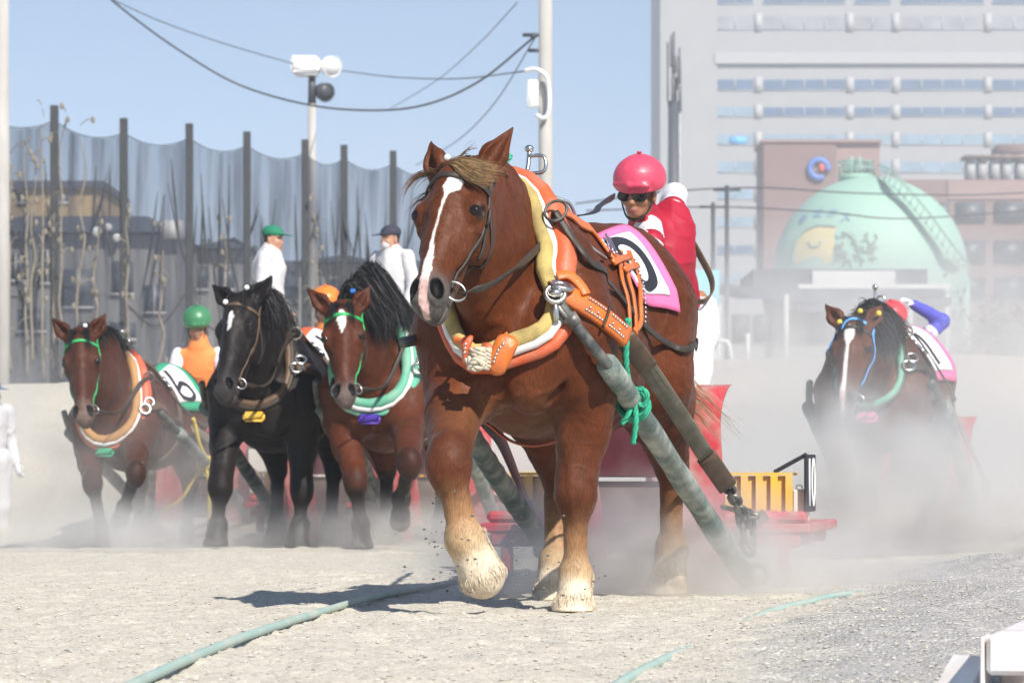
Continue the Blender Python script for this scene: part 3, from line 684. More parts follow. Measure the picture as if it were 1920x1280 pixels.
# number cloth
G = cloth_patch(h, [(-.98, .05, 1.74), (-1.40, .19, 1.70), (-1.05, .50, 1.36), (-1.36, .52, 1.27)], off=.016)
cl = grid_mesh('number_cloth', G, M_PINK, h)
Gp = sample_grid(G, *[a for a in np.meshgrid(np.linspace(.10, .82, 16), np.linspace(.16, .86, 16), indexing='ij')])
pn_ = grid_mesh('number_panel', Gp, M_WHITEC, h, .005, parent=cl); pn_['label'] = 'white panel with the black number'
t = np.linspace(0, 2 * math.pi, 14, endpoint=False); digit_strip('number', h, Gp, [(.5 + .30 * math.sin(a), .5 + .38 * math.cos(a)) for a in t], .17, .013, cl, True)
# bridle, bead, reins
br_ = bridle(h, M_LEATH, M_STEEL); mb = MB(); sstrap(mb, h, [h.H(.22, -.07, .13), h.H(.30, -.10, .13), h.H(.40, -.13, .12)], .016, .008, .012); sstrap(mb, h, [h.H(.20, -.05, .12), h.H(.235, -.06, .13), h.H(.26, -.075, .13)], .034, .012, .012); mb.build('hanging_strap', M_LEATH, br_)
mb = MB(); c_ = h.col_pts[0][20]; mb.sweep([c_ + arr([0, -.022, 0]), c_ + arr([0, .022, 0])], circle(14), .0375); mb.build('pad_band', M_HAME, g)
rn = thing('reins', None, None); rn.parent = h.root
mb = MB(); loose(mb, h, [h.ring_l + arr([-.01, .015, -.01]), *[to_local(h, W(x, y, Y)) for x, y, Y in ((905, 540, 13.03), (940, 522, 13.2), (985, 488, 13.45), (1025, 445, 13.68))], TERRET], .032, .007); mb.build('rein', M_LEATH, rn)
back = pk((1070, 440), (1110, 492), (1152, 540), (1185, 580), (1215, 615), (1250, 642), (1278, 654), off=.02)
mb = MB(); loose(mb, h, [TERRET, *back, back[-1] + arr([-.10, .02, .015]), back[-1] + arr([-.30, -.12, .05]), back[-1] + arr([-.8, -.2, .15])], .030, .007); mb.build('rein', M_LEATH, rn)
mb = MB(); loose(mb, h, [h.ring_r, h.ring_r + arr([-.2, -.08, .05]), (-.2, -.32, 1.5), (-.6, -.36, 1.55), (-1.2, -.3, 1.66), to_local(h, W(1100, 402, 15.2)), to_local(h, W(1125, 385, 16.0)), to_local(h, W(1152, 368, 16.9))], .030, .007); mb.build('rein', M_BLACKL, rn)
mb = MB(); P = catmull([to_local(h, W(x, y, Y)) for x, y, Y in ((1240, 388, 17.45), (1262, 398, 17.55), (1280, 424, 17.6), (1312, 478, 17.65), (1333, 520, 17.6), (1335, 548, 17.5), (1322, 564, 17.4), (1304, 566, 17.4))], 6); mb.sweep(P, band(.045, .008), 1.); mb.build('rein', M_BROWNL, rn)
# hair
H = h.H; L = []
for i in range(9):                                   # forelock, tied at the bead and blown across the brow to the left
    t = i / 8; a = H(.045 + .006 * t, .066, -.012); L.append(([a, H(.04 + .035 * t, .095, .028), H(.045 + .075 * t, .088, .085 - .006 * t), H(.055 + .085 * t, .060, .140 - .012 * t), H(.05 + .075 * t, .03, .20 - .03 * t)], 110, .0035, .014, .0019))
L.append(([H(.045, .066, -.012), H(.06, .085, .03), H(.10, .08, .10), H(.15, .04, .19)], 30, .004, .03, .0016))
hair('forelock', M_HAIR_TAN, h.root, L, 3)
L = []
for i in range(9):
    l = -.06 + .015 * i; L.append(([H(-.03, -.05, l), H(-.02, .0, l), H(.02, .045, l * .9), H(.06, .062, l * .5)], 26, .006, .006, .004))
L.append(([H(.02, .03, -.01), H(-.05, .03, .02), H(-.075, .03, .05), H(-.045, .05, .07)], 12, .006, .016, .003))
L.append(([H(.05, .05, -.02), H(.062, .066, -.06), H(.068, .05, -.10), H(.075, .02, -.125)], 40, .004, .005, .003))
for i in range(5):                                  # mane hanging on the far side
    t = i / 9; a = h.f.project(H(.10, -.13, -.02) * (1 - t) + arr([-.24, -.02, 1.80]) * t, .0); L.append(([a, a + arr([-.01, -.02, .015]), a + arr([-.01, -.09, -.01]), a + arr([.02, -.12, -.06]), a + arr([.04, -.13, -.12])], 30, .010, .022, .004))
hair('mane', M_HAIR_BROWN, h.root, L, 4)
mb = MB(); mb.ell(h.f.project(H(.06, .06, -.005), .03), .013); mb.build('mane_bead', M_POM['white'], h.root)
def feather_locks(h, n=34, levs=7, per=9, w=.0022):   # short hair lying down over the fetlocks
    st, dr, of = [], [], []
    for key, (E, K, Fk, Ho) in h.legs.items():
        for i in range(n):
            for lev in range(levs):
                a = 2 * math.pi * (i + .5 * (lev % 2)) / n; d = arr([math.cos(a), math.sin(a), 0]); dn = unit(Ho - Fk); d = unit(d - dn * (d @ dn)); ln = np.linalg.norm(Ho - Fk)
                p = Fk + dn * ln * (-.02 + .125 * lev) + d * .2
                for x, o in ((0, .0), (.018, .004), (.036, .004), (.05, .003 + .010 * max(0, -d[0]))): st.append(p + dn * x); dr.append(-d); of.append(o)
    Q = h.f.march(np.array(st), np.array(dr), np.array(of), 40).reshape(-1, 4, 3); D = np.array(dr).reshape(-1, 4, 3)[:, 0]
    lv_ = np.tile(np.arange(levs), len(Q) // levs)
    return [(q, per if d[0] > .1 else 5, .005, .003, w) for q, d, l in zip(Q, D, lv_) if d[0] > .1 or l >= levs - 2]
L = feather_locks(h)
hair('feather', M_HAIR_CREAM, h.root, L, 5)
L = [([(-1.93, .03 * k, 1.34), (-2.12, .05 * k, 1.24), (-2.20, .07 * k + .16, .98), (-2.22, .09 * k + .40, .70)], 280, .03, .06, .007) for k in (-1, 0, 1)]
hair('tail', M_HAIR_TAN, h.root, L, 6)
L = []
for i in range(26):
    a = h.f.project(H(.62 + .02 * (i % 4), -.11 + .004 * i, .06 * math.sin(i * 1.7)), 0); L.append(([a, a + (h.hd * .7 - h.nv * .4 + h.lv * .2 * math.sin(i * 2.3)) * .035], 2, .003, .006, .0012))
hair('whisker_hair', M_WHISK, h.root, L, 8)
# ------------------------------------------------------------------ sleds
M_RED = mat('red_sled_paint', (.45, .022, .036), rough=.5, var=.2, vscale=8, dirt=(.40, .25, .215), dscale=7, damt=.85, bump=.1, bscale=60)
M_RED_SHADE = mat('shaded_red_panel', (.07, .008, .014), rough=.5, var=.2, dirt=(.12, .07, .065), dscale=4, damt=.5)  # red paint darkened: the shade on the front panel is put into the colour
M_WOOD = mat('worn_dark_wood', (.10, .07, .06), rough=.8, var=.3, dirt=(.3, .25, .22), dscale=4, damt=.6)
M_YEL = mat('yellow_iron', (.72, .42, .045), rough=.45, var=.1, dirt=(.62, .48, .26), dscale=5, damt=.6)
M_WBOX = mat('white_box', (.68, .64, .56), rough=.6, dirt=DUST, damt=.5)
M_SHAFT = mat('shaft_wrap', (.10, .14, .125), rough=.6, var=.3, vscale=25, dirt=(.42, .42, .36), dscale=9, damt=.8, bump=.4, bscale=90)
M_ROD = mat('shaft_rod', (.05, .055, .055), rough=.6, var=.3, dirt=(.25, .24, .2), dscale=20, damt=.5)
def text_mesh(name, s, size, mt, M, parent=None, ext=.002, align='CENTER'):
    cu = bpy.data.curves.new(name, 'FONT'); cu.body = s; cu.size = size; cu.extrude = ext; cu.align_x = align; cu.align_y = 'CENTER'
    t = bpy.data.objects.new(name, cu); COL.objects.link(t); bpy.context.view_layer.update()
    me = bpy.data.meshes.new_from_object(t.evaluated_get(bpy.context.evaluated_depsgraph_get())); bpy.data.objects.remove(t)
    o = bpy.data.objects.new(name, me); COL.objects.link(o); me.materials.clear(); me.materials.append(mt); me.transform(M)
    if parent is not None: o.parent = parent
    return o
RUN = [(-.05, 0), (.02, .12), (.055, .30), (.06, .50), (.035, .70), (-.03, .90), (-.09, .985), (-.19, 1.0), (-.20, .94), (-.15, .88), (-.12, .74), (-.13, .5), (-.18, .30), (-.32, .14), (-.8, .10), (-1.9, .10), (-1.95, 0)]
def make_sled(label, loc, rz, number=None, crate=True, group='race sleds'):
    r = thing('race_sled', label, 'sled', loc, rz, group)
    MX = np.array([[1, 0, 0], [0, 0, 1], [0, 1, 0]]).T                       # polygon xy -> x,z ; depth along y
    for sg in (1, -1):
        mb = MB(); mb.prism(RUN, .07, np.array([[1, 0, 0], [0, 0, -1], [0, 1, 0]]), (0, .30 * sg, 0))
        fr = catmull([(p[0], .30 * sg, p[1]) for p in RUN[1:8]], 5); wd = np.interp(fr[:, 2], (.1, .5, .8, 1.), (.15, .115, .07, .045)); nr = len(fr); V_ = []
        for dx in (.016, -.016): V_ += [(q[0] + dx, q[1] - w_ + sg * (.05 * q[2] ** 2 + 1.1 * max(0, q[2] - .80) ** 2), q[2]) for q, w_ in zip(fr, wd)] + [(q[0] + dx, q[1] + w_ + sg * (.05 * q[2] ** 2 + 1.1 * max(0, q[2] - .80) ** 2), q[2]) for q, w_ in zip(fr, wd)]
        F_ = []
        for i in range(nr - 1): F_ += [(i, i + 1, nr + i + 1, nr + i), (2 * nr + i, 3 * nr + i, 3 * nr + i + 1, 2 * nr + i + 1), (i, 2 * nr + i, 2 * nr + i + 1, i + 1), (nr + i, nr + i + 1, 3 * nr + i + 1, 3 * nr + i)]
        mb.add(V_, F_ + [(0, nr, 3 * nr, 2 * nr), (nr - 1, 3 * nr - 1, 4 * nr - 1, 2 * nr - 1)])
        bk = catmull([(p[0], .30 * sg, p[1]) for p in RUN[8:13]], 4); mb.sweep(bk, band(.085, .02), 1., normals=np.stack([np.gradient(bk[:, 2]), 0 * bk[:, 0], -np.gradient(bk[:, 0])], 1))
        sharp(mb.build('runner', M_RED, r))
    mb = MB(); mb.box((-.04, 0, .72), (.03, .52, .36), bev=.006); sharp(mb.build('front_panel', M_RED_SHADE, r))
    mb = MB(); mb.box((-.10, 0, .34), (.05, .52, .36), bev=.008); mb.beam((-.06, .28, .12), (-.06, .62, .36), .05, .06); mb.beam((-.06, -.28, .12), (-.06, -.62, .36), .05, .06); sharp(mb.build('front_board', M_WOOD, r))
    mb = MB(); mb.cyl((-.05, -.27, .93), (-.05, .27, .93), .055); sharp(mb.build('top_rail', M_RED, r))
    mb = MB(); mb.box((-1.0, 0, .285), (1.7, 1.66, .05), bev=.01)
    for x in (-.2, -.9, -1.7): mb.box((x, 0, .225), (.08, 1.56, .065), bev=.01)
    for sg in (1, -1): mb.box((-.2, .70 * sg, .13), (.10, .05, .13), bev=.01); mb.box((-.25, .60 * sg, .34), (.07, .42, .06), bev=.02)
    sharp(mb.build('platform', M_RED, r))
    for x in (-.9,): pass
    mb = MB(); mb.cyl((-.24, -.66, .335), (-.24, .66, .335), .04, seg=14); mb.build('cross_tube', M_RED, r)
    for sg in ((1, -1) if crate else ()):
        c = thing('weight_crate', None, None); c.parent = r; y0, y1 = .40, .70
        mb = MB(); mb.box((-.62, (y0 + y1) / 2 * sg, .312), (.38, y1 - y0 + .02, .012)); mb.box((-.62, (y0 + y1) / 2 * sg, .556), (.39, y1 - y0 + .03, .014)); mb.box((-.63, (y0 + y1) / 2 * sg, .43), (.36, y1 - y0 - .04, .23)); sharp(mb.build('case', M_YEL, c))
        for k in range(5):
            y = (y0 + (y1 - y0) * k / 4) * sg; mb = MB(); mb.box((-.445, y, .433), (.035, .014, .23)); mb.box((-.425, y, .433), (.008, .036, .23)); sharp(mb.build('rib', M_YEL, c))
    if crate:
        mb = MB(); mb.box((-.60, .745, .395), (.20, .07, .165), bev=.008); mb.torus((-.55, .74, .485), (1, 0, 0), .016, .003, 12, 5); sharp(mb.build('ballast_box', M_WBOX, r))
    if number:
        p = thing('number_plate', None, None); p.parent = r
        pr_ = Matrix.Rotation(R(-4), 3, 'Z'); mb = MB(); mb.box((-.60, .79, .51), (.30, .014, .29), pr_, bev=.004); mb.beam((-.48, .62, .565), (-.48, .785, .655), .03, .02); sharp(mb.build('plate', M_INK, p))
        text_mesh('number', number, .27, M_WHITEC, Matrix.Translation((-.60, .79, .51)) @ pr_.to_4x4() @ Matrix.Translation((0, .009, -.01)) @ Euler((R(90), 0, R(180))).to_matrix().to_4x4() @ Matrix.Diagonal((.95, 1.3, 1, 1)), p)
    return r
def shaft(mb, pts, r0, r1):
    P = catmull(pts, 14); n = len(P); t = np.arange(n); mb.sweep(P, circle(12), list(np.linspace(r0, r1, n) * (1 + .05 * np.sin(t * 1.9))))
S0, SRZ = (.63, 16.6, 0), R(-100)
SLED = make_sled('red sled with curled runners and yellow weight crates behind the leading chestnut horse', S0, SRZ, '10')
h = MAIN
rod = [to_world(h, pick(h, *q)) for q in ((1045, 566, .055), (1066, 592, .05), (1105, 642, .05), (1146, 692, .06))]
for pts, rd in ((([Vector(to_world(h, pick(h, 1139, 683, .06))), W(1392, 1074, 16.05)]), rod), ([W(880, 812, 14.75), W(940, 905, 15.4), W(1000, 990, 16.0), W(1052, 1058, 16.7)], [to_world(h, h.f.project(arr([-.12, -.36, 1.1]), .06)), W(797, 640, 13.85), W(800, 690, 14.0), W(845, 762, 14.4), W(882, 815, 14.76)])):
    s_ = thing('draft_shaft', None, None); s_.parent = SLED
    Mi = (Matrix.Translation(SLED.location) @ SLED.rotation_euler.to_matrix().to_4x4()).inverted(); loc_ = lambda q: [arr(Mi @ Vector(p)) for p in q]
    mb = MB(); shaft(mb, loc_(pts), .047, .052); mb.build('shaft_pole', M_SHAFT, s_)
    mb = MB(); mb.tube(loc_(rd), .023, 10); mb.build('shaft_rod', M_ROD, s_)
    mb = MB(); e = loc_([pts[-1]])[0]; mb.cyl(e, e + arr([-.10, 0, -.05]), .045, .03); mb.torus(e + arr([-.12, .02, .0]), (0, 1, .3), .05, .016, 16, 7); mb.torus(e + arr([-.14, .06, -.01]), (1, .3, 0), .045, .015, 16, 7); mb.build('shaft_end', M_DSTEEL, s_)
# collar chain to the rod
mb = MB(); a = pick(h, 1036, 552, .07); chain(mb, a, to_local(h, rod[1]), .075, .010); p = to_local(h, rod[1]); q = to_local(h, rod[2]); mb.cyl(p, p + (q - p) * .35, .032, .030); mb.build('shaft_chain', M_DSTEEL, h.root)
# traces
tr_ = thing('trace', None, None); tr_.parent = h.root
mb = MB(); P = arr([to_local(h, p) for p in (W(1172, 634, 13.9), W(1188, 655, 14.02), W(1215, 690, 14.2), W(1270, 772, 14.65), W(1325, 856, 15.25))]); Nt = unit(to_local(h, (0, 0, CAMZ)) - P[2]); 
C_ = catmull(P, 6); mb.sweep(C_, band(.080, .012), 1., normals=np.tile(Nt, (len(C_), 1)))
Bt = unit(np.cross(unit(P[-1] - P[1]), Nt))
for o in (-.022, 0, .022): mb.sweep(C_ + Nt * .007 + Bt * o, band(.012, .006), 1., normals=np.tile(Nt, (len(C_), 1)))
mb.build('trace_webbing', M_WEB, tr_)
for name, A_, B_, ww in (('trace_end', P[-1], to_local(h, W(1364, 912, 15.65)), .095), ('trace_end', P[0], P[2], .09)):
    mb = MB(); C2 = catmull([A_ + Nt * .006, (arr(A_) + arr(B_)) / 2 + Nt * .008, arr(B_) + Nt * .006], 4); mb.sweep(C2, band(ww, .022), 1., normals=np.tile(Nt, (len(C2), 1))); mb.build(name, M_BROWNL, tr_)
mb = MB(); chain(mb, to_local(h, W(1364, 910, 15.65)), to_local(h, W(1392, 962, 15.9)), .085, .012); chain(mb, to_local(h, W(1392, 960, 15.9)), to_local(h, W(1404, 1035, 16.0)), .10, .014); chain(mb, to_local(h, W(1400, 960, 15.95)), to_local(h, W(1410, 1025, 15.95)), .10, .014)
mb.tube([to_local(h, W(*p)) for p in ((1355, 950, 16.1), (1385, 957, 15.95), (1412, 962, 15.9), (1421, 968, 15.9), (1400, 972, 15.9))], .013, 8); mb.build('trace_chain', M_DSTEEL, tr_)
mb = MB(); P = arr([to_local(h, p) for p in (W(905, 780, 14.6), W(935, 818, 15.1), W(965, 885, 15.9), W(990, 945, 16.5))]); C_ = catmull(P, 6); mb.sweep(C_, band(.085, .012), 1., normals=np.tile(unit(arr([1, -.2, .2])), (len(C_), 1))); mb.build('trace_webbing', M_BLACKL, tr_)
mb = MB(); chain(mb, to_local(h, W(990, 945, 16.5)), to_local(h, W(1008, 1010, 16.6)), .10, .014); chain(mb, to_local(h, W(1012, 1005, 16.6)), to_local(h, W(1010, 1030, 16.6)), .09, .014); mb.build('trace_chain', M_DSTEEL, tr_)
# loops of rein and girth behind the shaft
mb = MB(); p = [to_local(h, W(x, y, Y)) for x, y, Y in ((1150, 725, 14.6), (1132, 760, 14.65), (1128, 795, 14.7), (1150, 780, 14.7), (1170, 752, 14.7))]; mb.sweep(catmull(p, 6), band(.02, .006), 1.); p2 = [q + arr([.02, .01, -.02]) for q in p]; mb.sweep(catmull(p2[::-1], 6), band(.018, .006), 1.); mb.build('strap_loop', M_HAME, h.root)
# the green rope tied round the shaft
rp = thing('tied_rope', 'green rope knotted around the left shaft of the leading sled, ends dangling', 'rope', W(1190, 748, 14.05))
wl = lambda x, y, Y: arr(W(x, y, Y)) - arr(rp.location)
SA, SB = arr(to_world(h, pick(h, 1139, 683, .06))), arr(W(1392, 1074, 16.05)); tt = np.linspace(0, 1, 400)[:, None]; SP = SA * (1 - tt) + SB * tt; kx = int(np.argmin(np.abs(960 + FPX * SP[:, 0] / SP[:, 1] - 1188))); KN = SP[kx]; yk = KN[1] - .075
rp.location = KN; wl = lambda x, y, Y: arr(W(x, y, yk + Y)) - KN
mb = MB(); twist_rope(mb, [wl(1178, 597, -.15), wl(1174, 640, -.12), wl(1174, 690, -.08), wl(1184, 742, 0)], .014)
twist_rope(mb, [wl(1184, 742, 0), wl(1178, 775, -.01), wl(1166, 795, .0)], .012); twist_rope(mb, [wl(1190, 745, 0), wl(1192, 790, .0), wl(1187, 832, .02)], .012)
twist_rope(mb, [wl(1188, 745, 0), wl(1202, 728, -.01), wl(1214, 742, -.01), wl(1206, 760, 0), wl(1190, 752, 0)], .011)
ax = unit(SB - SA)
for k in range(3): mb.torus(ax * (.026 * (k - 1)), ax, .060, .012, 20, 7)
mb.ell(wl(1188, 746, 0), (.03, .03, .03)); mb.build('rope', M_GREENR, rp)
# ------------------------------------------------------------------ people
M_SKIN = mat('skin', 'Col', rough=.5, spec=.4, var=.06, bump=.05, bscale=200)
M_CLOTHW = mat('white_fabric', (.55, .54, .55), rough=.8, var=.05, bump=.5, bscale=14)
M_VESTR = mat('crimson_vest', (.36, .007, .028), rough=.6, spec=.4, var=.08, bump=.3, bscale=10)
M_SLEEVE = mat('white_sleeve', (.58, .56, .58), rough=.6, bump=.5, bscale=16)
M_BLKP = mat('black_plastic', (.012, .012, .013), rough=.18, spec=.6)
M_STRAPB = mat('black_strap', (.02, .02, .02), rough=.7)
def frame(fwd, up=(0, 0, 1)):
    f = unit(fwd); l = unit(np.cross(up, f)); return f, l, np.cross(f, l)
def add_hand(f, wr, d, side, s=1.0):
    d = unit(d); q = unit(np.cross(d, side)); sd = unit(np.cross(q, d)); p = wr + d * .045 * s
    f.ell(p, (.048 * s, .040 * s, .018 * s), [d, sd, q], .012)
    for i, ln in enumerate((.066, .076, .070, .055)):
        b = p + d * .038 * s + sd * (.028 - .019 * i) * s; m = b + (d * .8 - q * .35) * ln * .55 * s; e = m + (d * .35 - q * .8) * ln * .45 * s
        f.cone(b, m, .0095 * s, .0088 * s, .004); f.cone(m, e, .0088 * s, .0075 * s, .003)
    b = p + sd * .035 * s - d * .01 * s; m = b + (sd * .7 + d * .6 - q * .3) * .038 * s; f.cone(b, m, .011 * s, .010 * s, .006); f.cone(m, m + (d * .9 - q * .5) * .028 * s, .010 * s, .008 * s, .003)
def make_person(label, J, face, style, group=None, res=.008):
    """J: world joints; face: (forward, up) of the head"""
    base = arr(J['pelvis']); base = arr([base[0], base[1], J.get('ground', 0)])
    r = thing('person', label, 'person', base, 0, group); L = lambda p: arr(p) - base
    hd = L(J['head']); F, Lf, U = frame(*face); A = [F, Lf, U]; hs = style.get('head', 1.06); hp = lambda x, y, z: hd + (F * x + Lf * y + U * z) * hs
    f = Field()
    f.ell(hp(-.01, 0, .035), (.098, .077, .088), A, .02); f.ell(hp(.015, 0, -.03), (.078, .066, .085), A, .03); f.ell(hp(.045, 0, -.085), (.042, .042, .034), A, .03)
    f.ell(hp(.078, 0, -.018), (.02, .013, .03), A, .012); f.ell(hp(.092, 0, -.032), (.016, .016, .013), A, .008)
    f.ell(hp(.084, 0, -.066), (.012, .024, .007), A, .006); f.ell(hp(.082, 0, -.078), (.012, .021, .007), A, .006)
    for s in (1, -1):
        f.ell(hp(.062, .033 * s, .012), (.016, .020, .012), A, .01, -1); f.ell(hp(.055, .030 * s, .009), (.014, .014, .011), A, .004)
        f.ell(hp(.06, .042 * s, -.03), (.025, .022, .02), A, .02); f.ell(hp(.068, .032 * s, .030), (.014, .024, .007), A, .01)
        f.ell(hp(-.005, .078 * s, -.015), (.020, .010, .034), A, .006)
    nk = L(J['neck']); f.cone(hp(-.025, 0, -.06), nk, .056, .062, .03)
    ls, rs, pv = L(J['sl']), L(J['sr']), L(J['pelvis']); ch = (ls + rs) / 2 * .75 + pv * .25
    sw = unit(ls - rs); up = unit((ls + rs) / 2 - pv); fw = np.cross(sw, up); B = [fw, sw, up]
    f.ell(ch, (.10, .15, .20), B, .06); f.ell(pv, (.10, .15, .12), B, .06); f.cone(nk, ch, .08, .11, .05)
    arms = []
    for k, s in (('l', ls), ('r', rs)):
        e, w = L(J['e' + k]), L(J['w' + k]); arms.append((s, e, w)); f.cone(s, e, .05, .040, .03); f.cone(e, w, .041, .028, .02); add_hand(f, w, w - e, fw if k == 'l' else -fw, style.get('hand', 1.))
    legs = []
    for k in 'lr':
        hj, kn, an = [L(J[x + k]) for x in ('h', 'k', 'a')]; legs.append((hj, kn, an)); f.cone(hj, kn, .085, .055, .04); f.cone(kn, an, .055, .040, .03)
        f.cone(an + arr([0, 0, -.03]), an + fw * .16 + arr([0, 0, -.06]), .042, .036, .02)
    V, Fc = f.mesh(res); C = np.tile(arr(style.get('skin', (.34, .17, .10))), (len(V), 1))
    q = (V - hd) / hs; x, y, z = q @ F, q @ Lf, q @ U
    C = mixc(C, (.30, .10, .085), sstep(.030, .018, np.sqrt((y) ** 2 * .6 + (z + .072) ** 2 * 3.2)) * (x > .06)); C = mixc(C, (.012, .009, .008), ((z > .052) | ((x < .01) & (z > -.045) & (np.abs(y) < .075))) * (np.linalg.norm(q, axis=1) < .16) * 1.)
    for s in (1, -1): C = mixc(C, (.02, .014, .012), sstep(.014, .009, np.sqrt((y - .031 * s) ** 2 * .6 + (z - .010) ** 2 * 2)) * (x > .05) * (x < .085)); C = mixc(C, (.02, .015, .012), sstep(.02, .012, np.sqrt((y - .034 * s) ** 2 * .5 + (z - .034) ** 2 * 8)) * (x > .05))
    ankz = min(l[2][2] for l in legs); C = mixc(C, (.015, .014, .014), (V[:, 2] < ankz + .06) * (np.linalg.norm(q, axis=1) > .5) * 1.)
    if style.get('glove'): 
        for s, e, w in arms: C = mixc(C, style['glove'], (np.linalg.norm(V - w, axis=1) < .17) * (((V - w) @ unit(w - e)) > -.03) * 1.)
    mesh_obj('body', V, Fc, M_SKIN, r, True, C)
    # clothes
    wr = lambda V: V + (vnoise(V, 16, 9) - .5)[:, None] * 0
    t = Field(); t.ell(ch + up * .02, (.115, .155, .20), B, .06); t.cone(ch, pv + up * .02, .155, .145, .08, (fw, .74)); t.cone(ls, rs, .066, .066, .05); t.cone(nk, ch, .075, .12, .05); t.cone(nk + (hd - nk) * .50, nk, .070, .095, .03)
    if style.get('puff'): t.ell(ch - fw * .05, (.13, .17, .2), B, .06)
    t.ell(pv + up * -.07, (.3, .3, .06), B, .01, -1)
    V, Fc = t.mesh(res); V = V + unit(V - ch) * folds(V, 7, .024, 4)[:, None]; mesh_obj('jacket', V, Fc, style['top'], r)
    for (s, e, w) in arms:
        t = Field(); t.cone(s, e, .072, .060, .04); t.cone(e, w - unit(w - e) * (.02 if not style.get('short') else .16), .060, .046, .03); V, Fc = t.mesh(res); V = V + unit(V - (s + e) / 2) * folds(V, 11, .018, 6)[:, None]
        o = mesh_obj('sleeve', V, Fc, style['sleeve'], r)
        for a, b, m in style.get('bands', ()):
            mb = MB(); p = s + (e - s) * a; p2 = s + (e - s) * b
            mb.sweep(arr([p, (p + p2) / 2, p2]), circle(18), [.072 - .012 * a + .005, .0735 - .012 * a, .072 - .012 * b + .005]); mb.build('sleeve_band', m, o)
    t = Field(); t.ell(pv + up * .0, (.13, .17, .12), B, .05)
    for hj, kn, an in legs: t.cone(hj, kn, .118, .082, .06); t.cone(kn, an + arr([0, 0, .02]), .080, .058, .04)
    V, Fc = t.mesh(res * 1.2); V = V + unit(V - pv) * folds(V, 8, .022, 8)[:, None]; mesh_obj('trousers', V, Fc, style['legs'], r)
    if 'helmet' in style:
        t = Field(); t.ell(hp(-.012, 0, .068), (.148, .134, .126), A, .02); n_ = unit(U * -1 + F * .10); t.p[-1] = t.p[-1]
        hm = thing('helmet', None, None); hm.parent = r
        t.ell(hp(-.0, 0, -.080), (.27, .25, .122), [unit(F + U * -.18), Lf, unit(U + F * .18)], .012, -1)
        t.cone(hp(.096, -.085, .052), hp(.126, 0, .056), .011, .013, .015); t.cone(hp(.126, 0, .056), hp(.096, .085, .052), .013, .011, .015)
        V, Fc = t.mesh(res * .8); V = V + unit(V - hp(0, 0, .03)) * ((vnoise(V, 30, 2) - .5) * .010 * sstep(.12, .03, (V - hd) @ U) + folds(V, 9, .004, 3))[:, None]
        mesh_obj('helmet_shell', V, Fc, style['helmet'], hm)
        mb = MB(); mb.ell(hp(-.012, 0, .195), (.014, .014, .007)); mb.build('helmet_button', style['helmet'], hm)
        mb = MB()
        for s in (1, -1): mb.sweep(catmull([hp(.03, .080 * s, .0), hp(.03, .075 * s, -.05), hp(.052, .045 * s, -.105), hp(.062, 0, -.122)], 6), band(.02, .008), 1.)
        mb.build('chin_strap', M_STRAPB, hm)
    if style.get('cap'):
        t = Field(); t.ell(hp(-.01, 0, .055), (.108, .09, .075), A, .01); t.ell(hp(0, 0, -.06), (.2, .2, .10), A, .006, -1); t.ell(hp(.13, 0, .045), (.075, .07, .008), A, .012); V, Fc = t.mesh(res); mesh_obj('cap', V, Fc, style['cap'], r)
    if style.get('mask'):
        t = Field(); t.ell(hp(.062, 0, -.055), (.045, .062, .052), A, .01); V, Fc = t.mesh(res); mesh_obj('face_mask', V, Fc, M_CLOTHW, r)
    if style.get('glasses'):
        g = MB()
        for s in (1, -1):
            P = []
            for i in range(18):
                a = 2 * math.pi * i / 18; P.append(hp(.092 - .016 * abs(math.cos(a) * .5 * s + .5) ** 2 * 1.0, (.036 + .036 * math.cos(a)) * s, .000 + .027 * math.sin(a) - .004 * math.cos(a)))
            c0 = len(g.v); cc = hp(.099, .036 * s, .0); g.add(P + [cc], [(i, (i + 1) % 18, 18) for i in range(18)]); g.sweep(np.array(P), circle(5), .003, closed=True)
            g.tube([hp(.076, .064 * s, .010), hp(.045, .076 * s, .012), hp(-.005, .082 * s, .008)], .004, 6)
        g.tube([hp(.094, -.01, .012), hp(.097, 0, .013), hp(.094, .01, .012)], .004, 6); g.build('sunglasses', M_BLKP, r)
    return r
def helmet_mat(n, c): return mat(n, c, rough=.38, spec=.45, var=.05, bump=.15, bscale=25)
M_HP, M_HG, M_HR, M_HO = helmet_mat('pink_cap', (.58, .06, .11)), helmet_mat('green_cap', (.05, .20, .09)), helmet_mat('red_cap', (.62, .05, .06)), helmet_mat('orange_cap', (.75, .20, .03))
M_VESTO = mat('orange_vest', (.80, .24, .06), rough=.7, bump=.3, bscale=12); M_VESTK = mat('dark_vest', (.03, .03, .035), rough=.7)
M_BLUES = mat('blue_sleeve', (.07, .07, .42), rough=.65, bump=.3, bscale=14); M_SHIRTP = mat('pale_sleeve', (.72, .66, .72), rough=.7)
M_CAPG = mat('green_cotton_cap', (.01, .17, .09), rough=.8); M_CAPN = mat('navy_cap', (.03, .03, .05), rough=.8); M_CAPB = mat('blue_cap', (.07, .10, .25), rough=.8)
HANDS = (.34, .17, .10)
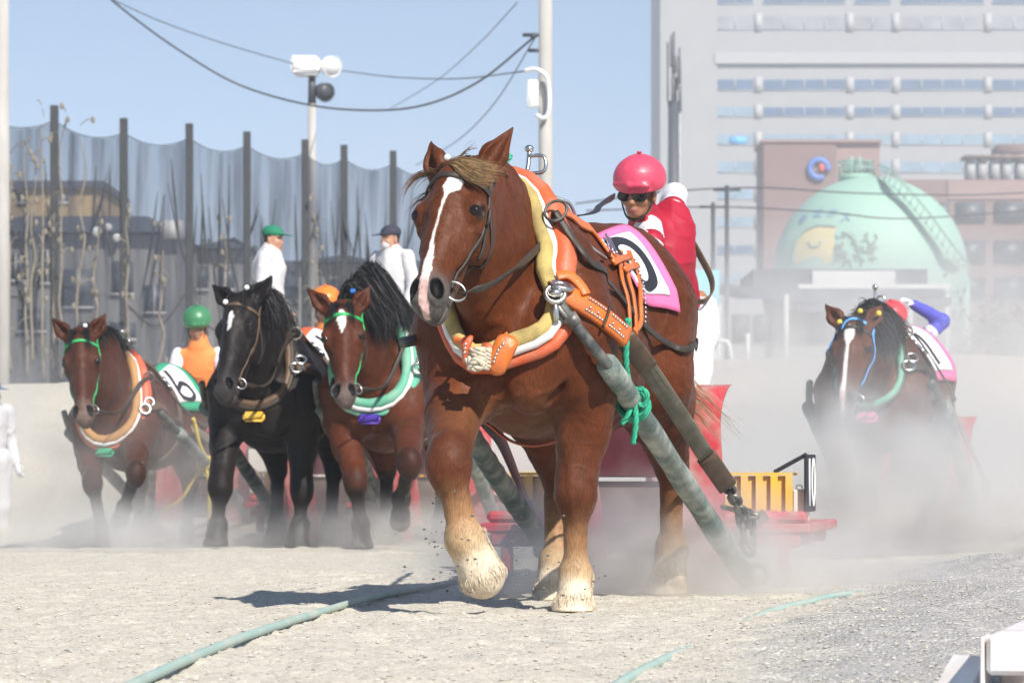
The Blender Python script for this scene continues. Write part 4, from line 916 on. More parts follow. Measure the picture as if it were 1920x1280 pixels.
make_person('jockey in pink helmet, sunglasses and crimson vest leaning over the front sled', dict(
    pelvis=W(1282, 606, 17.55), ground=.31, neck=W(1212, 420, 17.25), head=W(1198, 362, 17.1), sl=W(1254, 440, 17.35), sr=W(1216, 430, 17.15),
    el=W(1266, 366, 17.72), wl=W(1215, 396, 17.75), er=W(1226, 500, 16.9), wr=W(1165, 545, 16.8),
    hl=W(1302, 628, 17.5), kl=W(1298, 752, 17.2), al=W(1288, 945, 17.5), hr=W(1258, 628, 17.6), kr=W(1230, 752, 17.25), ar=W(1235, 945, 17.5)),
    ((-.42, -.88, -.22), (0.03, -.12, 1)), dict(top=M_VESTR, sleeve=M_SLEEVE, legs=M_CLOTHW, helmet=M_HP, glasses=True, skin=(.36, .165, .09), bands=((.30, .50, M_VESTR), (.62, .68, M_VESTR))), res=.007)
# ------------------------------------------------------------------ the field behind
def pose_px(C, rz, sc, poll, muz, legs, **kw):
    """joints given as (photo x, photo y, distance) -> local pose"""
    Mi = (Matrix.Translation(C) @ Euler((0, 0, rz)).to_matrix().to_4x4() @ Matrix.Diagonal((sc, sc, sc, 1))).inverted()
    q = lambda p: arr(Mi @ W(*p)) if p[1] > 20 else arr(p)
    P = dict(poll=q(poll), muzzle=q(muz), legs={}, **kw)
    for k, J in legs.items():
        P['legs'][k] = tuple([q(j) if len(j) == 3 and j[0] > 20 else arr(j) for j in J[:4]]) + tuple(J[4:])
    return P
STAND_H = dict(hl=((-1.66, .22, .88), (-1.82, .20, .58), (-1.80, .18, .17), (-1.76, .18, .0), (0, 0, 1), (-1.48, .25, 1.0)),
               hr=((-1.40, -.22, .88), (-1.55, -.19, .58), (-1.42, -.17, .17), (-1.37, -.17, .0), (0, 0, 1), (-1.38, -.25, 1.0)))
def mane_locks(h, n, out, drop, w, dens, side=1, seed=0, lift=.05, x0=-.12):
    g = np.random.default_rng(seed); L = []; A = h.H(.03, -.10, 0); Bp = arr([-.36, 0, 1.72]); top = []
    for i in range(n):
        t = i / (n - 1); a = A * (1 - t) + Bp * t; a = h.f.march(a + arr([0, 0, .45]), arr([0, 0, -1.]), 0.); top.append(a)
        s = arr([0, side, 0]); o = out * (.8 + .4 * g.random()); d = drop * (.75 + .5 * g.random())
        pts = np.array([a, a + arr([0, 0, lift]) + s * o * .25, a + s * o * .8 + arr([0, 0, -d * .25]), a + s * o * 1.1 + arr([.03, 0, -d * .65]), a + s * o * 1.15 + arr([.05, 0, -d])])
        ds = h.f.eval(pts); m = ds < .02; m[0] = False
        if m.any(): pts[m] = h.f.project(pts[m], .03)
        L.append((pts, dens, .025, .045, w))
    return L
def dress(h, col, bri, cloth=None, num=None, strap=M_BROWNL, beads=None, mane=None, forel=True, collar_bot=(.07, 0, 1.05), collar_top=(-.30, 0, 1.78), wid=.19, rp=.040, rh=.055):
    collar(h, collar_bot, collar_top, *col[:3], n=32, wid=wid, rp=rp, rh=rh)
    g = h.root.children[-1] if False else [c for c in h.root.children if c.name.startswith('horse_collar')][0]
    mb = MB(); b = h.col_pts[2][16]; mb.box(b + arr([.03, 0, -.03]), (.05, .17, .075), bev=.025); mb.build('collar_pouch', col[3] if len(col) > 3 else col[2], g)
    a = h.col_pts[2][10]; nn = h.f.grad(a); mb = MB(); mb.torus(a + nn * .06, nn, .045, .012, 16, 6); mb.torus(a + nn * .06 + arr([-.05, .02, .06]), nn, .04, .011, 16, 6); mb.build('hame_hook', M_STEEL, g)
    t0 = h.col_pts[2][0]; mb = MB(); mb.tube([t0, t0 + arr([-.03, 0, .08]), t0 + arr([-.03, .0, .14])], .012, 6); mb.ell(t0 + arr([-.03, 0, .15]), .022); mb.torus(t0 + arr([-.02, .04, .05]), (1, 0, 0), .035, .009, 14, 6); mb.build('collar_handle', M_STEEL, g)
    c5 = h.col_pts[2][5]; n5 = h.f.grad(c5); mb = MB(); mb.torus(c5 + n5 * .06, (1, .3, 0), .045, .008, 16, 6); mb.build('terret_ring', M_DSTEEL, g)
    hs = thing('harness_strap', None, None); hs.parent = h.root
    mb = MB(); sstrap(mb, h, [a + arr([0, 0, 0]), (-.5, .42, 1.18), (-.8, .45, 1.15), (-1.0, .45, 1.15)], .08, .025, .03); mb.build('breast_strap', strap, hs)
    mb = MB()
    for o in (.02, .09): sstrap(mb, h, [t0 + arr([-.05, o, 0]), (-.62, o * 1.1, 1.75), (-.85, .10 + o, 1.72), (-1.0, .26 + o, 1.6)], .045, .02, .02)
    mb.build('back_strap', strap, hs)
    for x in (-1.0, -1.07):
        mb = MB(); sstrap(mb, h, [(x, .05, 1.75), (x, .30, 1.55), (x, .42, 1.25), (x, .40, .95), (x + .2, .2, .72)], .035, .016, .022, n=10); mb.build('girth_strap', strap, hs)
    mb = MB(); mb.torus(h.f.project(arr([-1.0, .30, 1.5]), .035), h.f.grad(arr([-1.0, .30, 1.5])), .035, .01, 14, 6); mb.torus(h.f.project(arr([-1.0, .26, 1.56]), .035), h.f.grad(arr([-1.0, .3, 1.5])), .035, .01, 14, 6); mb.build('buckle', M_STEEL, hs)
    if cloth is not None:
        G = cloth_patch(h, [(-1.02, .02, 1.75), (-1.50, .03, 1.75), (-1.08, .55, 1.30), (-1.50, .55, 1.25)], 14, 12, off=.016); cl = grid_mesh('number_cloth', G, cloth, h)
        if num is not None:
            Gp = sample_grid(G, *np.meshgrid(np.linspace(.12, .84, 12), np.linspace(.18, .84, 12), indexing='ij')); grid_mesh('number_panel', Gp, M_WHITEC, h, .005, parent=cl)
            for st, clo in num: digit_strip('number', h, Gp, st, .12, .014, cl, clo)
    bridle(h, bri[0], M_STEEL, bri[1], bri[2]); rn = thing('reins', None, None); rn.parent = h.root
    mb = MB(); loose(mb, h, [h.ring_l, h.ring_l * .6 + c5 * .4 + arr([.0, .05, -.12]), c5 + n5 * .06, (-.8, .46, 1.25), (-1.5, .44, 1.12), (-2.2, .3, 1.25)], .030, .008); mb.build('rein', M_LEATH, rn)
    mb = MB(); loose(mb, h, [h.ring_r, h.ring_r * .6 + (c5 * arr([1, -1, 1])) * .4 + arr([0, -.05, -.12]), c5 * arr([1, -1, 1]), (-.8, -.42, 1.45), (-1.5, -.40, 1.35), (-2.2, -.3, 1.4)], .030, .008); mb.build('rein', M_LEATH, rn)
    if mane: hair('mane', mane[0], h.root, mane_locks(h, *mane[1:]), 11)
    if forel:
        L = []
        for i in range(9):
            l = -.06 + .015 * i; L.append(([h.H(-.02, -.02, l), h.H(.03, .05, l * .9), h.H(.11, .075, l * 1.1), h.H(.18 + .02 * (i % 3), .07, l * 1.25)], 70, .012, .016, .005))
        hair('forelock', mane[0], h.root, L, 12)
    L = [([(-1.90, .03 * k, 1.36), (-2.06, .05 * k, 1.28), (-2.12, .07 * k, .95), (-2.10, .08 * k, .45)], 60, .03, .05, .012) for k in (-1, 0, 1)]; hair('tail', mane[0] if mane else M_HAIR_BLACK, h.root, L, 6)
    if beads:
        for i, (mt, p) in enumerate(beads): mb = MB(); mb.ell(h.f.project(p(h), .03), .020, nu=10, nv=7); mb.build('mane_bead', M_POM[mt], h.root)
def team(h, label, number=None, dist=2.95, lat=0., crate=True, rope=None, ropelabel=None):
    p = to_world(h, (-dist, lat, 0)); rz = h.root.rotation_euler.z; s = make_sled(label, (p[0], p[1], 0), rz, number, crate)
    Mi = (Matrix.Translation(s.location) @ s.rotation_euler.to_matrix().to_4x4()).inverted(); lc = lambda q: arr(Mi @ Vector(q))
    for g in (1, -1):
        a, m, e = lc(to_world(h, (-.12, .44 * g, 1.22))), lc(to_world(h, (-.45, .50 * g, 1.05))), arr([-.05, .46 * g, .10])
        d = thing('draft_shaft', None, None); d.parent = s
        mb = MB(); shaft(mb, [m, (m + e) / 2, e], .05, .055); mb.build('shaft_pole', M_SHAFT, d); mb = MB(); mb.tube([a, (a + m) / 2, m + (e - m) * .02], .025, 8); mb.build('shaft_rod', M_ROD, d)
        t = thing('trace', None, None); t.parent = s
        A, B = lc(to_world(h, (-1.0, .46 * g, 1.10))), arr([-.10, .50 * g, .50]); C_ = catmull([A, (A + B) / 2, B], 5); N = np.tile(arr([.4, g, .3]), (len(C_), 1)); mb = MB(); mb.sweep(C_, band(.085, .014), 1., normals=N); mb.build('trace_webbing', M_WEB, t)
        mb = MB(); chain(mb, B, B + arr([-.08, .03 * g, -.30]), .10, .014); mb.build('trace_chain', M_DSTEEL, t)
    if rope:
        a = to_world(h, (-.98, .48, 1.18)); sp = arr(to_world(h, (-.45, .50, 1.05))); ep = arr(s.matrix_basis @ Vector((-.05, .46, .10))); k = sp + (ep - sp) * .34; o = thing('tied_rope', ropelabel, 'rope', k); mb = MB()
        twist_rope(mb, [a - k, (a - k) * .5 + arr([0, 0, -.03]), arr([0, 0, .06])], .017); twist_rope(mb, [arr([0, -.06, 0]), arr([.03, -.07, -.2]), arr([.02, -.06, -.62])], .014); twist_rope(mb, [arr([0, -.06, 0]), arr([.09, -.08, .05]), arr([.13, -.08, .0]), arr([.0, -.07, -.02])], .014); twist_rope(mb, [arr([0, -.06, .0]), arr([-.10, -.06, -.12]), arr([-.22, -.05, -.30]), arr([-.42, -.03, -.40])], .014)
        mb.torus((0, 0, 0), unit(ep - sp), .068, .018, 16, 6); mb.build('rope', rope, o)
    return s
def six(): return [([(.42, .06), (.28, .32), (.22, .60), (.30, .86), (.55, .94), (.76, .80), (.72, .58), (.50, .50), (.28, .62)], False)]

BAY = dict(leg=(.014, .011, .010), legt=(.75, 1.25))
# bay number six, far left
C6, Z6 = Vector((-3.27, 27.2, -.09)), R(-101)
P6 = pose_px(C6, Z6, .93, (150, 622, 26.8), (158, 790, 26.5), dict(
    fr=((-.22, -.24, .90), (174, 905, 27.0), (190, 990, 27.1), (193, 1033, 27.05)),
    fl=((-.06, .22, .92), (255, 888, 26.5), (232, 950, 26.8), (222, 985, 26.95), (-.5, 0, .8)), **STAND_H),
    head_yaw=-.10, head_wide=1.05, wide=.82, neck=.46, ear_l=(.62, .1, .9), ear_r=(.62, .1, .9), coat=coat((.060, .016, .0065), muzzle=(.16, .11, .09), **BAY))
H6 = make_horse('bay horse with green cloth numbered 6 and green bridle, second obstacle field, at far left', C6, Z6, P6, .013, .93); H6.root['label'] = 'bay horse in green beaded bridle wearing the green number 6 cloth'
dress(H6, (M_TANPAD, M_WHITEP, M_HAME, M_GREENC), (M_LEATH, M_GREENL, .06), M_GREENC, six(), M_BROWNL, [('white', lambda h: h.H(.0, .02, .03))], (M_HAIR_BLACK, 22, .05, .15, .005, 50, 1, 1, .02), collar_bot=(.07, 0, 1.0), collar_top=(-.28, 0, 1.72))
team(H6, 'dusty red sled behind the bay horse with the number 6 cloth', None, 3.0, 0, True, M_YROPE, 'yellow rope tied round the shaft beside the number 6 horse')
# black horse
CB, ZB = Vector((-1.89, 24.8, 0)), R(-99)
PB = pose_px(CB, ZB, 1.0, (455, 556, 24.5), (418, 742, 24.1), dict(
    fr=((-.18, -.26, .92), (413, 915, 24.7), (408, 985, 24.75), (404, 1024, 24.7)),
    fl=((-.30, .27, .92), (566, 920, 24.95), (562, 985, 25.0), (557, 1028, 24.95)), **STAND_H),
    head_yaw=-.20, head_wide=1.0, wide=.92, neck=.48, ear_l=(.75, .35, .9), ear_r=(.95, -.1, 1.1), feather=.015,
    coat=coat((.011, .0085, .0085), leg=(.010, .009, .009), muzzle=(.045, .04, .04), blaze=(((.0, .15, .18, .22, .27, .29, .30, .8), (0, 0, .012, .016, .010, .004, 0, 0)), (0,) * 8, (.62, .60, .58), None), sock=[(1.3, 1.9, (.035, .034, .034))]))
HB = make_horse('black draft horse with a small white star and brown harness', CB, ZB, PB, .013, 1.0)
dress(HB, (M_BROWNL, M_LEATH, M_LEATH, M_YEL), (M_LEATH, M_BROWNL, .03), M_ORANGEC, [([(.5, .15), (.48, .5), (.5, .85)], False)], M_BROWNL, [('white', lambda h: h.H(-.02, .02, .03)), ('white', lambda h: h.H(.10, .08, -.03))], (M_HAIR_BLACK, 26, .13, .32, .006, 110, 1, 2, .03), rp=.028, rh=.034)
team(HB, 'red sled between the black horse and the bay with green bridle', None, 2.9)
# bay with the bushy black mane
CY, ZY = Vector((-1.02, 24.4, 0)), R(-99)
PY = pose_px(CY, ZY, 1.0, (642, 572, 24.1), (648, 752, 23.8), dict(
    fr=((-.22, -.26, .92), (668, 905, 24.3), (676, 982, 24.35), (680, 1028, 24.3)),
    fl=((.00, .25, .90), (768, 868, 23.75), (752, 935, 24.05), (750, 992, 24.2), (-.9, 0, .25)), **STAND_H),
    head_yaw=-.08, head_wide=1.12, wide=.9, neck=.52, crest=.10, ear_l=(.55, .1, .85), ear_r=(.75, .2, 1.05),
    coat=coat((.075, .019, .007), muzzle=(.14, .10, .09), blaze=(((.0, .07, .10, .15, .20, .235, .25, .8), (0, 0, .020, .026, .016, .004, 0, 0)), (0,) * 8, (.8, .77, .74), None), **BAY))
HY = make_horse('bay horse with white star, bushy black mane and teal collar, right foreleg lifted', CY, ZY, PY, .013, 1.0); HY.root['label'] = 'bay horse with white star, bushy black mane and teal collar, one foreleg lifted'
dress(HY, (M_TEALPAD, M_WHITEP, M_TEALPAD, M_PURPLE), (M_LEATH, M_GREENL, .045), None, None, M_BROWNL, [('blue', (lambda k: lambda h: h.H(-.03, -.03 - .05 * k, .05) + arr([0, 0, .09 + .01 * k]))(k)) for k in range(5)], (M_HAIR_BLACK, 28, .22, .34, .006, 170, 1, 3, .10), wid=.20)
team(HY, 'red sled half hidden behind the bay horse with teal collar', None, 2.9)
# dark bay in the dust on the right
CR, ZR = Vector((2.50, 23.6, 0)), R(-104)
PR = pose_px(CR, ZR, .98, (1603, 600, 23.1), (1582, 768, 22.75), dict(
    fr=((-.20, -.25, .92), (1580, 930, 23.4), (1590, 985, 23.5), (1593, 1030, 23.4)),
    fl=((-.30, .26, .92), (1690, 930, 23.9), (1690, 990, 23.95), (1690, 1030, 23.9)), **STAND_H),
    head_yaw=-.12, head_wide=1.12, wide=.9, neck=.50, crest=-.07, ear_l=(.35, -.2, .9), ear_r=(.7, .1, 1.05),
    coat=coat((.090, .030, .014), muzzle=(.13, .11, .10), blaze=(((.0, .09, .12, .17, .22, .25, .35, .5, .62, .8), (0, 0, .03, .036, .022, .007, .008, .014, .018, .012)), (0,) * 10, (.8, .77, .74), (.7, .5, .46)), **BAY))
HR = make_horse('dark bay horse with blue ribbons and white blaze, coming through thick dust', CR, ZR, PR, .013, .98)
dress(HR, (M_TEALPAD, M_LEATH, M_LEATH, M_PINK), (M_LEATH, M_LEATH, .03), M_PINK, [([(.5, .15), (.48, .5), (.5, .85)], False)], M_LEATH, [('yellow', lambda h: h.H(.06, .08, -.07)), ('yellow', lambda h: h.H(-.03, .02, .03)), ('yellow', lambda h: h.H(-.04, .0, .14))], (M_HAIR_BLACK, 28, .15, .30, .006, 130, 1, 4, .0), rp=.026, rh=.032)
b = thing('ribbon', None, None); b.parent = HR.root
for pts in ([(.06, -.03, .10), (.18, -.03, .13), (.34, -.06, .13), (.50, -.05, .10)], [(.10, -.02, .12), (.2, -.05, .15), (.27, -.10, .16)], [(.04, .05, .05), (.06, .09, -.02), (.12, .09, -.06)], [(.05, .06, -.01), (.03, .08, .05), (.05, .05, .10)], [(.06, -.02, -.10), (.14, .0, -.13), (.24, -.02, -.14)]):
    mb = MB(); sstrap(mb, HR, [HR.H(*p) for p in pts], .030, .006, .012); mb.build('ribbon_tail', M_BLUER, b)
team(HR, 'sled hidden in the dust behind the dark bay horse', None, 3.0, 0, False)
# riders and stewards
def standing(px, top, Y, hgt=1.72, ground=None, turn=0., crouch=0.):
    hd = W(px, top, Y); z0 = hd.z - hgt; x, y = hd.x, hd.y; c, s = math.cos(turn), math.sin(turn)
    p = lambda a, b, z: (x + a * c - b * s, y + a * s + b * c, z0 + z * hgt / 1.72)    # a: to the figure's left, b: backwards (turn 0 faces the camera)
    return dict(pelvis=p(0, 0, .95), ground=z0, neck=p(0, .02, 1.47), head=p(0, 0, 1.58), sl=p(.18, .03, 1.40), sr=p(-.18, .03, 1.40), el=p(.24, .05, 1.12), er=p(-.24, .05, 1.12), wl=p(.22, -.08, .90), wr=p(-.22, -.08, .90),
                hl=p(.09, 0, .92), hr=p(-.09, 0, .92), kl=p(.10, -.03, .50), kr=p(-.10, -.03, .50), al=p(.11, .02, .09), ar=p(-.11, .02, .09))
sk = (.42, .22, .14)
make_person('steward in green cap and white work coat standing side-on by the fence', standing(512, 420, 32, 1.74, turn=R(80)), ((.93, -.35, -.1), (0, 0, 1)), dict(top=M_CLOTHW, sleeve=M_CLOTHW, legs=M_CLOTHW, cap=M_CAPG, skin=sk, puff=True), res=.014)
make_person('steward in dark cap, white face mask and white shirt', standing(732, 420, 32, 1.72, turn=R(-35)), ((-.8, -.6, -.1), (0, 0, 1)), dict(top=M_CLOTHW, sleeve=M_CLOTHW, legs=M_CLOTHW, cap=M_CAPN, mask=True, skin=sk), res=.014)
make_person('person in blue cap and white clothes at the left edge of the track', standing(-18, 708, 30, 1.62, turn=R(40)), ((.8, -.6, -.1), (0, 0, 1)), dict(top=M_CLOTHW, sleeve=M_CLOTHW, legs=M_CLOTHW, cap=M_CAPB, skin=sk, glove=(.8, .8, .8)), res=.014)
def rider(px, py, Y, lean=0., arms=None):
    hd = W(px, py, Y); x, y, z = hd; p = lambda a, b, c: (x + a, y + b, z + c)
    J = dict(pelvis=p(.02 + lean, .22, -.72), ground=.31, neck=p(0.01, .05, -.17), head=p(0, 0, 0), sl=p(.19, .08, -.26), sr=p(-.17, .08, -.26), el=p(.26, -.02, -.52), er=p(-.25, -.02, -.52), wl=p(.14, -.22, -.58), wr=p(-.14, -.22, -.58),
             hl=p(.10 + lean, .22, -.78), hr=p(-.10 + lean, .22, -.78)); zz = (z - .78 - .40)
    J.update(kl=p(.14 + lean, .0, -.78 - zz * .45), kr=p(-.14 + lean, .0, -.78 - zz * .45), al=p(.14 + lean, .16, -.78 - zz), ar=p(-.14 + lean, .16, -.78 - zz))
    if arms: J.update({k: W(*v) for k, v in arms.items()})
    return J
make_person('jockey in green helmet and orange vest on the sled behind the number 6 horse', rider(370, 612, 31.0), ((-.12, -.9, -.35), (0, -.1, 1)), dict(top=M_VESTO, sleeve=M_SHIRTP, legs=M_CLOTHW, helmet=M_HG, skin=sk), res=.012)
make_person('jockey in orange helmet mostly hidden behind the bay horse with teal collar', rider(611, 578, 28.9), ((-.1, -.9, -.3), (0, -.1, 1)), dict(top=M_VESTO, sleeve=M_SHIRTP, legs=M_CLOTHW, helmet=M_HO, skin=sk), res=.014)
make_person('jockey in red helmet with blue and white striped sleeves, hand raised to the head', rider(1672, 606, 28.3, .05, dict(sl=(1722, 645, 28.4), el=(1766, 603, 28.5), wl=(1712, 570, 28.35))), ((-.3, -.9, -.4), (0, -.1, 1)), dict(top=M_VESTK, sleeve=M_BLUES, legs=M_CLOTHW, helmet=M_HR, skin=sk, glove=(.8, .8, .8), bands=((.35, .60, M_CLOTHW), (.9, 1.0, M_CLOTHW))), res=.012)
# ------------------------------------------------------------------ the ground
def spaced(a, b, st, far_lo, far_hi, g=1.18):
    v = list(np.arange(a, b, st)); x, s = v[-1], st
    while x < far_hi: s = min(s * g, 40); x += s; v.append(x)
    x, s = v[0], st; lo = []
    while x > far_lo: s = min(s * g, 40); x -= s; lo.append(x)
    return np.array(lo[::-1] + v)
gp_ = np.random.default_rng(5); PITS = [(x, y, .06 + .05 * gp_.random(), .006 + .010 * gp_.random()) for x, y in zip(gp_.normal(size=45) * 1.0 - .2, 9 + 11 * gp_.random(45))]
def gz(X, Y):
    P = np.stack([X, Y, 0 * X], -1); near = sstep(60, 20, Y)
    z = ((vnoise(P, 4.5) - .5) * .018 - .10 * sstep(24.6, 26.2, Y) * sstep(-1.9, -2.6, X) + 0 + (vnoise(P, 11, 2) - .5) * .020 + (vnoise(P, 27, 3) - .5) * .010) * near
    hill = sstep(28.5, 36.5, Y + (vnoise(P * arr([.35, 0, 0]), 1, 5) - .5) * 3) * (1.62 + .05 * (X + 3) / 3 + (vnoise(P, .9, 6) - .5) * .16); z = z + hill * sstep(58, 44, Y)
    xr = 1.98 + (Y - 14) * .165; rd = np.exp(-((X - xr) / .55) ** 2) * (.055 + .12 * (vnoise(P * arr([1, 1, 0]), 1.1, 7) - .4)) * sstep(26, 20, Y) * sstep(9.4, 11.5, Y); z = z + rd
    for cx, cy, r_, dp in PITS: q = ((X - cx) ** 2 + (Y - cy) ** 2) / r_ ** 2; z = z - dp * (np.exp(-q) - .55 * np.exp(-(q - 1.6) ** 2 * 2.)) * (q < 9)
    return z
gx, gy = spaced(-2.7, 3.4, .03, -500, 500), np.r_[np.arange(7.5, 19, .03), np.arange(19, 46, .15)]
gy = np.r_[np.array([-60, -20, -5, 0, 4, 6]), gy, 46 + np.cumsum(np.minimum(.2 * 1.15 ** np.arange(60), 40))]
GX, GY = np.meshgrid(gx, gy, indexing='ij'); GZ = gz(GX, GY); nx_, ny_ = GX.shape
ii = (np.arange(nx_ - 1)[:, None] * ny_ + np.arange(ny_ - 1)[None, :]).ravel(); GF = np.stack([ii, ii + ny_, ii + ny_ + 1, ii + 1], 1)
m = bpy.data.materials.new('track_sand'); m.use_nodes = True; n = m.node_tree; p = n.nodes['Principled BSDF']; p.inputs['Roughness'].default_value = .95; p.inputs['Specular IOR Level'].default_value = .15
N_ = n.nodes.new; lk = n.links.new; tc = N_('ShaderNodeTexCoord')
def tex(kind, sc, **k):
    t = N_('ShaderNodeTex' + kind); t.inputs['Scale'].default_value = sc
    for a, b in k.items(): t.inputs[a].default_value = b
    lk(tc.outputs['Object'], t.inputs['Vector']); return t
def ramp(src, lo, hi, a=0., b=1.):
    r = N_('ShaderNodeMapRange'); r.inputs[1].default_value = lo; r.inputs[2].default_value = hi; r.inputs[3].default_value = a; r.inputs[4].default_value = b; lk(src, r.inputs[0]); return r.outputs[0]
def mixn(f, a, b, mode='MIX'):
    x = N_('ShaderNodeMix'); x.data_type = 'RGBA'; x.blend_type = mode
    for s, v in ((0, f), (6, a), (7, b)):
        if isinstance(v, (tuple, float, int)): x.inputs[s].default_value = (*v, 1) if isinstance(v, tuple) else v
        else: lk(v, x.inputs[s])
    return x.outputs[2]
def math_(op, a, b=None):
    x = N_('ShaderNodeMath'); x.operation = op
    for i, v in enumerate((a, b)):
        if v is None: continue
        if isinstance(v, (int, float)): x.inputs[i].default_value = v
        else: lk(v, x.inputs[i])
    return x.outputs[0]
sx = N_('ShaderNodeSeparateXYZ'); lk(tc.outputs['Object'], sx.inputs[0])
edge = math_('SUBTRACT', sx.outputs[0], math_('ADD', math_('MULTIPLY', sx.outputs[1], .155), -.95)); nz = tex('Noise', 2.2, Detail=5)
gm = math_('MULTIPLY', ramp(math_('ADD', edge, math_('MULTIPLY', nz.outputs[0], .9)), .35, .85), ramp(sx.outputs[1], 26, 18))
v1 = tex('Voronoi', 75); v2 = tex('Voronoi', 170); v3 = tex('Noise', 26, Detail=4)
base = mixn(gm, (.52, .48, .405), (.375, .365, .35)); var = mixn(ramp(v3.outputs[0], .35, .65), (.92, .915, .90), (1.05, 1.045, 1.03)); base = mixn(1.0, base, var, 'MULTIPLY')
sp = N_('ShaderNodeSeparateColor'); lk(v1.outputs['Color'], sp.inputs[0]); base = mixn(ramp(sp.outputs[0], .86, .95, 0, .55), base, (.26, .235, .205)); base = mixn(ramp(sp.outputs[1], .86, .96, 0, .6), base, (.66, .63, .58))
lk(base, p.inputs['Base Color'])
hgt = math_('ADD', math_('MULTIPLY', math_('SUBTRACT', 1.0, v1.outputs['Distance']), math_('ADD', .5, math_('MULTIPLY', gm, .9))), math_('MULTIPLY', math_('SUBTRACT', 1., v2.outputs['Distance']), .35))
bp = N_('ShaderNodeBump'); bp.inputs['Strength'].default_value = .6; bp.inputs['Distance'].default_value = .010; lk(hgt, bp.inputs['Height']); lk(bp.outputs[0], p.inputs['Normal'])
tag(mesh_obj('ground', np.stack([GX, GY, GZ], -1).reshape(-1, 3), GF, m), kind='structure')
# loose stones
M_STONE = mat('loose_stone', (.46, .43, .38), rough=.95, spec=.1, var=.35, vscale=40)
g = np.random.default_rng(3); mb = MB(); V_, F_ = [], []
ico = [(0, 0, 1), (.9, 0, .3), (.28, .85, .3), (-.72, .53, .3), (-.72, -.53, .3), (.28, -.85, .3), (0, 0, -.4)]; icf = [(0, 1, 2), (0, 2, 3), (0, 3, 4), (0, 4, 5), (0, 5, 1), (6, 2, 1), (6, 3, 2), (6, 4, 3), (6, 5, 4), (6, 1, 5)]
K = 9000; Yq = 8.6 + 9 * g.random(K) ** 1.4; Xq = (g.random(K) * 2000 - 40 - 960) * Yq / FPX; keep = (Xq > -.95 + .155 * Yq + g.normal(size=K) * .4) | (g.random(K) < .35); Xq, Yq = Xq[keep], Yq[keep]; Zq = gz(Xq, Yq)
for x, y, z in zip(Xq, Yq, Zq):
    s = .0045 + .006 * g.random() ** 2; b0 = len(V_); q = g.random() * 6.28; c, s2 = math.cos(q) * s, math.sin(q) * s
    for a in ico: j = 1 + .3 * (g.random() - .5); V_.append((x + (a[0] * c - a[1] * s2) * j, y + (a[0] * s2 + a[1] * c) * j, z + a[2] * s * .8 * j))
    F_ += [tuple(i + b0 for i in f) for f in icf]
tag(mesh_obj('gravel', V_, F_, M_STONE, smooth=False), kind='stuff')
# clods thrown up by the hooves
V_, F_ = [], []
for cx, cy, cd, n_, sp_ in ((900, 1080, 13.3, 90, 70), (860, 1000, 13.3, 30, 60), (770, 960, 24.2, 60, 40), (1080, 1120, 13.7, 30, 40), (290, 1000, 23.9, 20, 50)):
    for _ in range(n_):
        c = W(cx + g.normal() * sp_, cy + g.normal() * sp_ * .8, cd + g.normal() * .25)
        if c.z < .02: continue
        s = .003 + .007 * g.random() ** 2; b0 = len(V_)
        for a in ico: V_.append((c.x + a[0] * s * 1.2, c.y + a[1] * s, c.z + a[2] * s))
        F_ += [tuple(i + b0 for i in f) for f in icf]
tag(mesh_obj('flying_dirt', V_, F_, mat('clod', (.16, .14, .12), rough=1), smooth=False), kind='stuff')
# lane hoses
M_HOSE = mat('green_hose', (.30, .42, .375), rough=.55, var=.1, dirt=(.5, .48, .40), dscale=4, damt=.55)
def hose(label, pts, sink):
    P = catmull([W(px, py, CAMZ * FPX / (py - HZ)) for px, py in pts], 10); zz = gz(P[:, 0], P[:, 1]); zz = np.convolve(np.pad(zz, 7, mode='edge'), np.ones(15) / 15, 'valid'); P[:, 2] = zz + np.interp(np.linspace(0, 1, len(P)), np.linspace(0, 1, len(sink)), sink); mb = MB(); mb.sweep(P, circle(12), .015); tag(mb.build('hose', M_HOSE), label, 'hose')
hose('pale green lane hose curving over the sand toward the lifted hoof', [(150, 1345), (285, 1278), (420, 1222), (560, 1170), (700, 1128), (850, 1098), (990, 1075)], [.02, .02, .022, .022, .02, .018, .012])
hose('pale green lane hose half buried beside the grey gravel', [(1120, 1310), (1180, 1272), (1260, 1228), (1340, 1188), (1440, 1152), (1560, 1126), (1640, 1106)], [.004, .006, -.004, -.035, .004, .014, -.02])
# white rail in the near corner
M_RAIL = mat('white_rail_paint', (.80, .78, .76), rough=.4, var=.04, dirt=(.40, .20, .09), dscale=5, damt=.55)
rl = thing('track_rail', 'white painted steel rail with rust spots in the near corner', 'rail', (1.175, 8.47, 0)); rz = R(76) ; rl.rotation_euler = (0, 0, rz)
mb = MB(); mb.box((1.9, -.085, .115), (4.0, .11, .10), bev=.012); mb.box((-.02, -.02, .06), (.16, .010, .20), bev=.003); sharp(mb.build('top_rail', M_RAIL, rl))
mb = MB(); mb.box((1.9, -.085, .0), (4.0, .05, .07), bev=.01); sharp(mb.build('lower_rail', M_RAIL, rl))
for x in (.06, 1.4, 2.8): mb = MB(); mb.box((x, -.085, -.02), (.07, .07, .17), bev=.008); sharp(mb.build('post', M_RAIL, rl))
mb = MB(); a = math.radians(-35); mb.beam((.05, .02, .10), (-.05, .10, -.06), .12, .02); sharp(mb.build('brace', M_RAIL, rl))

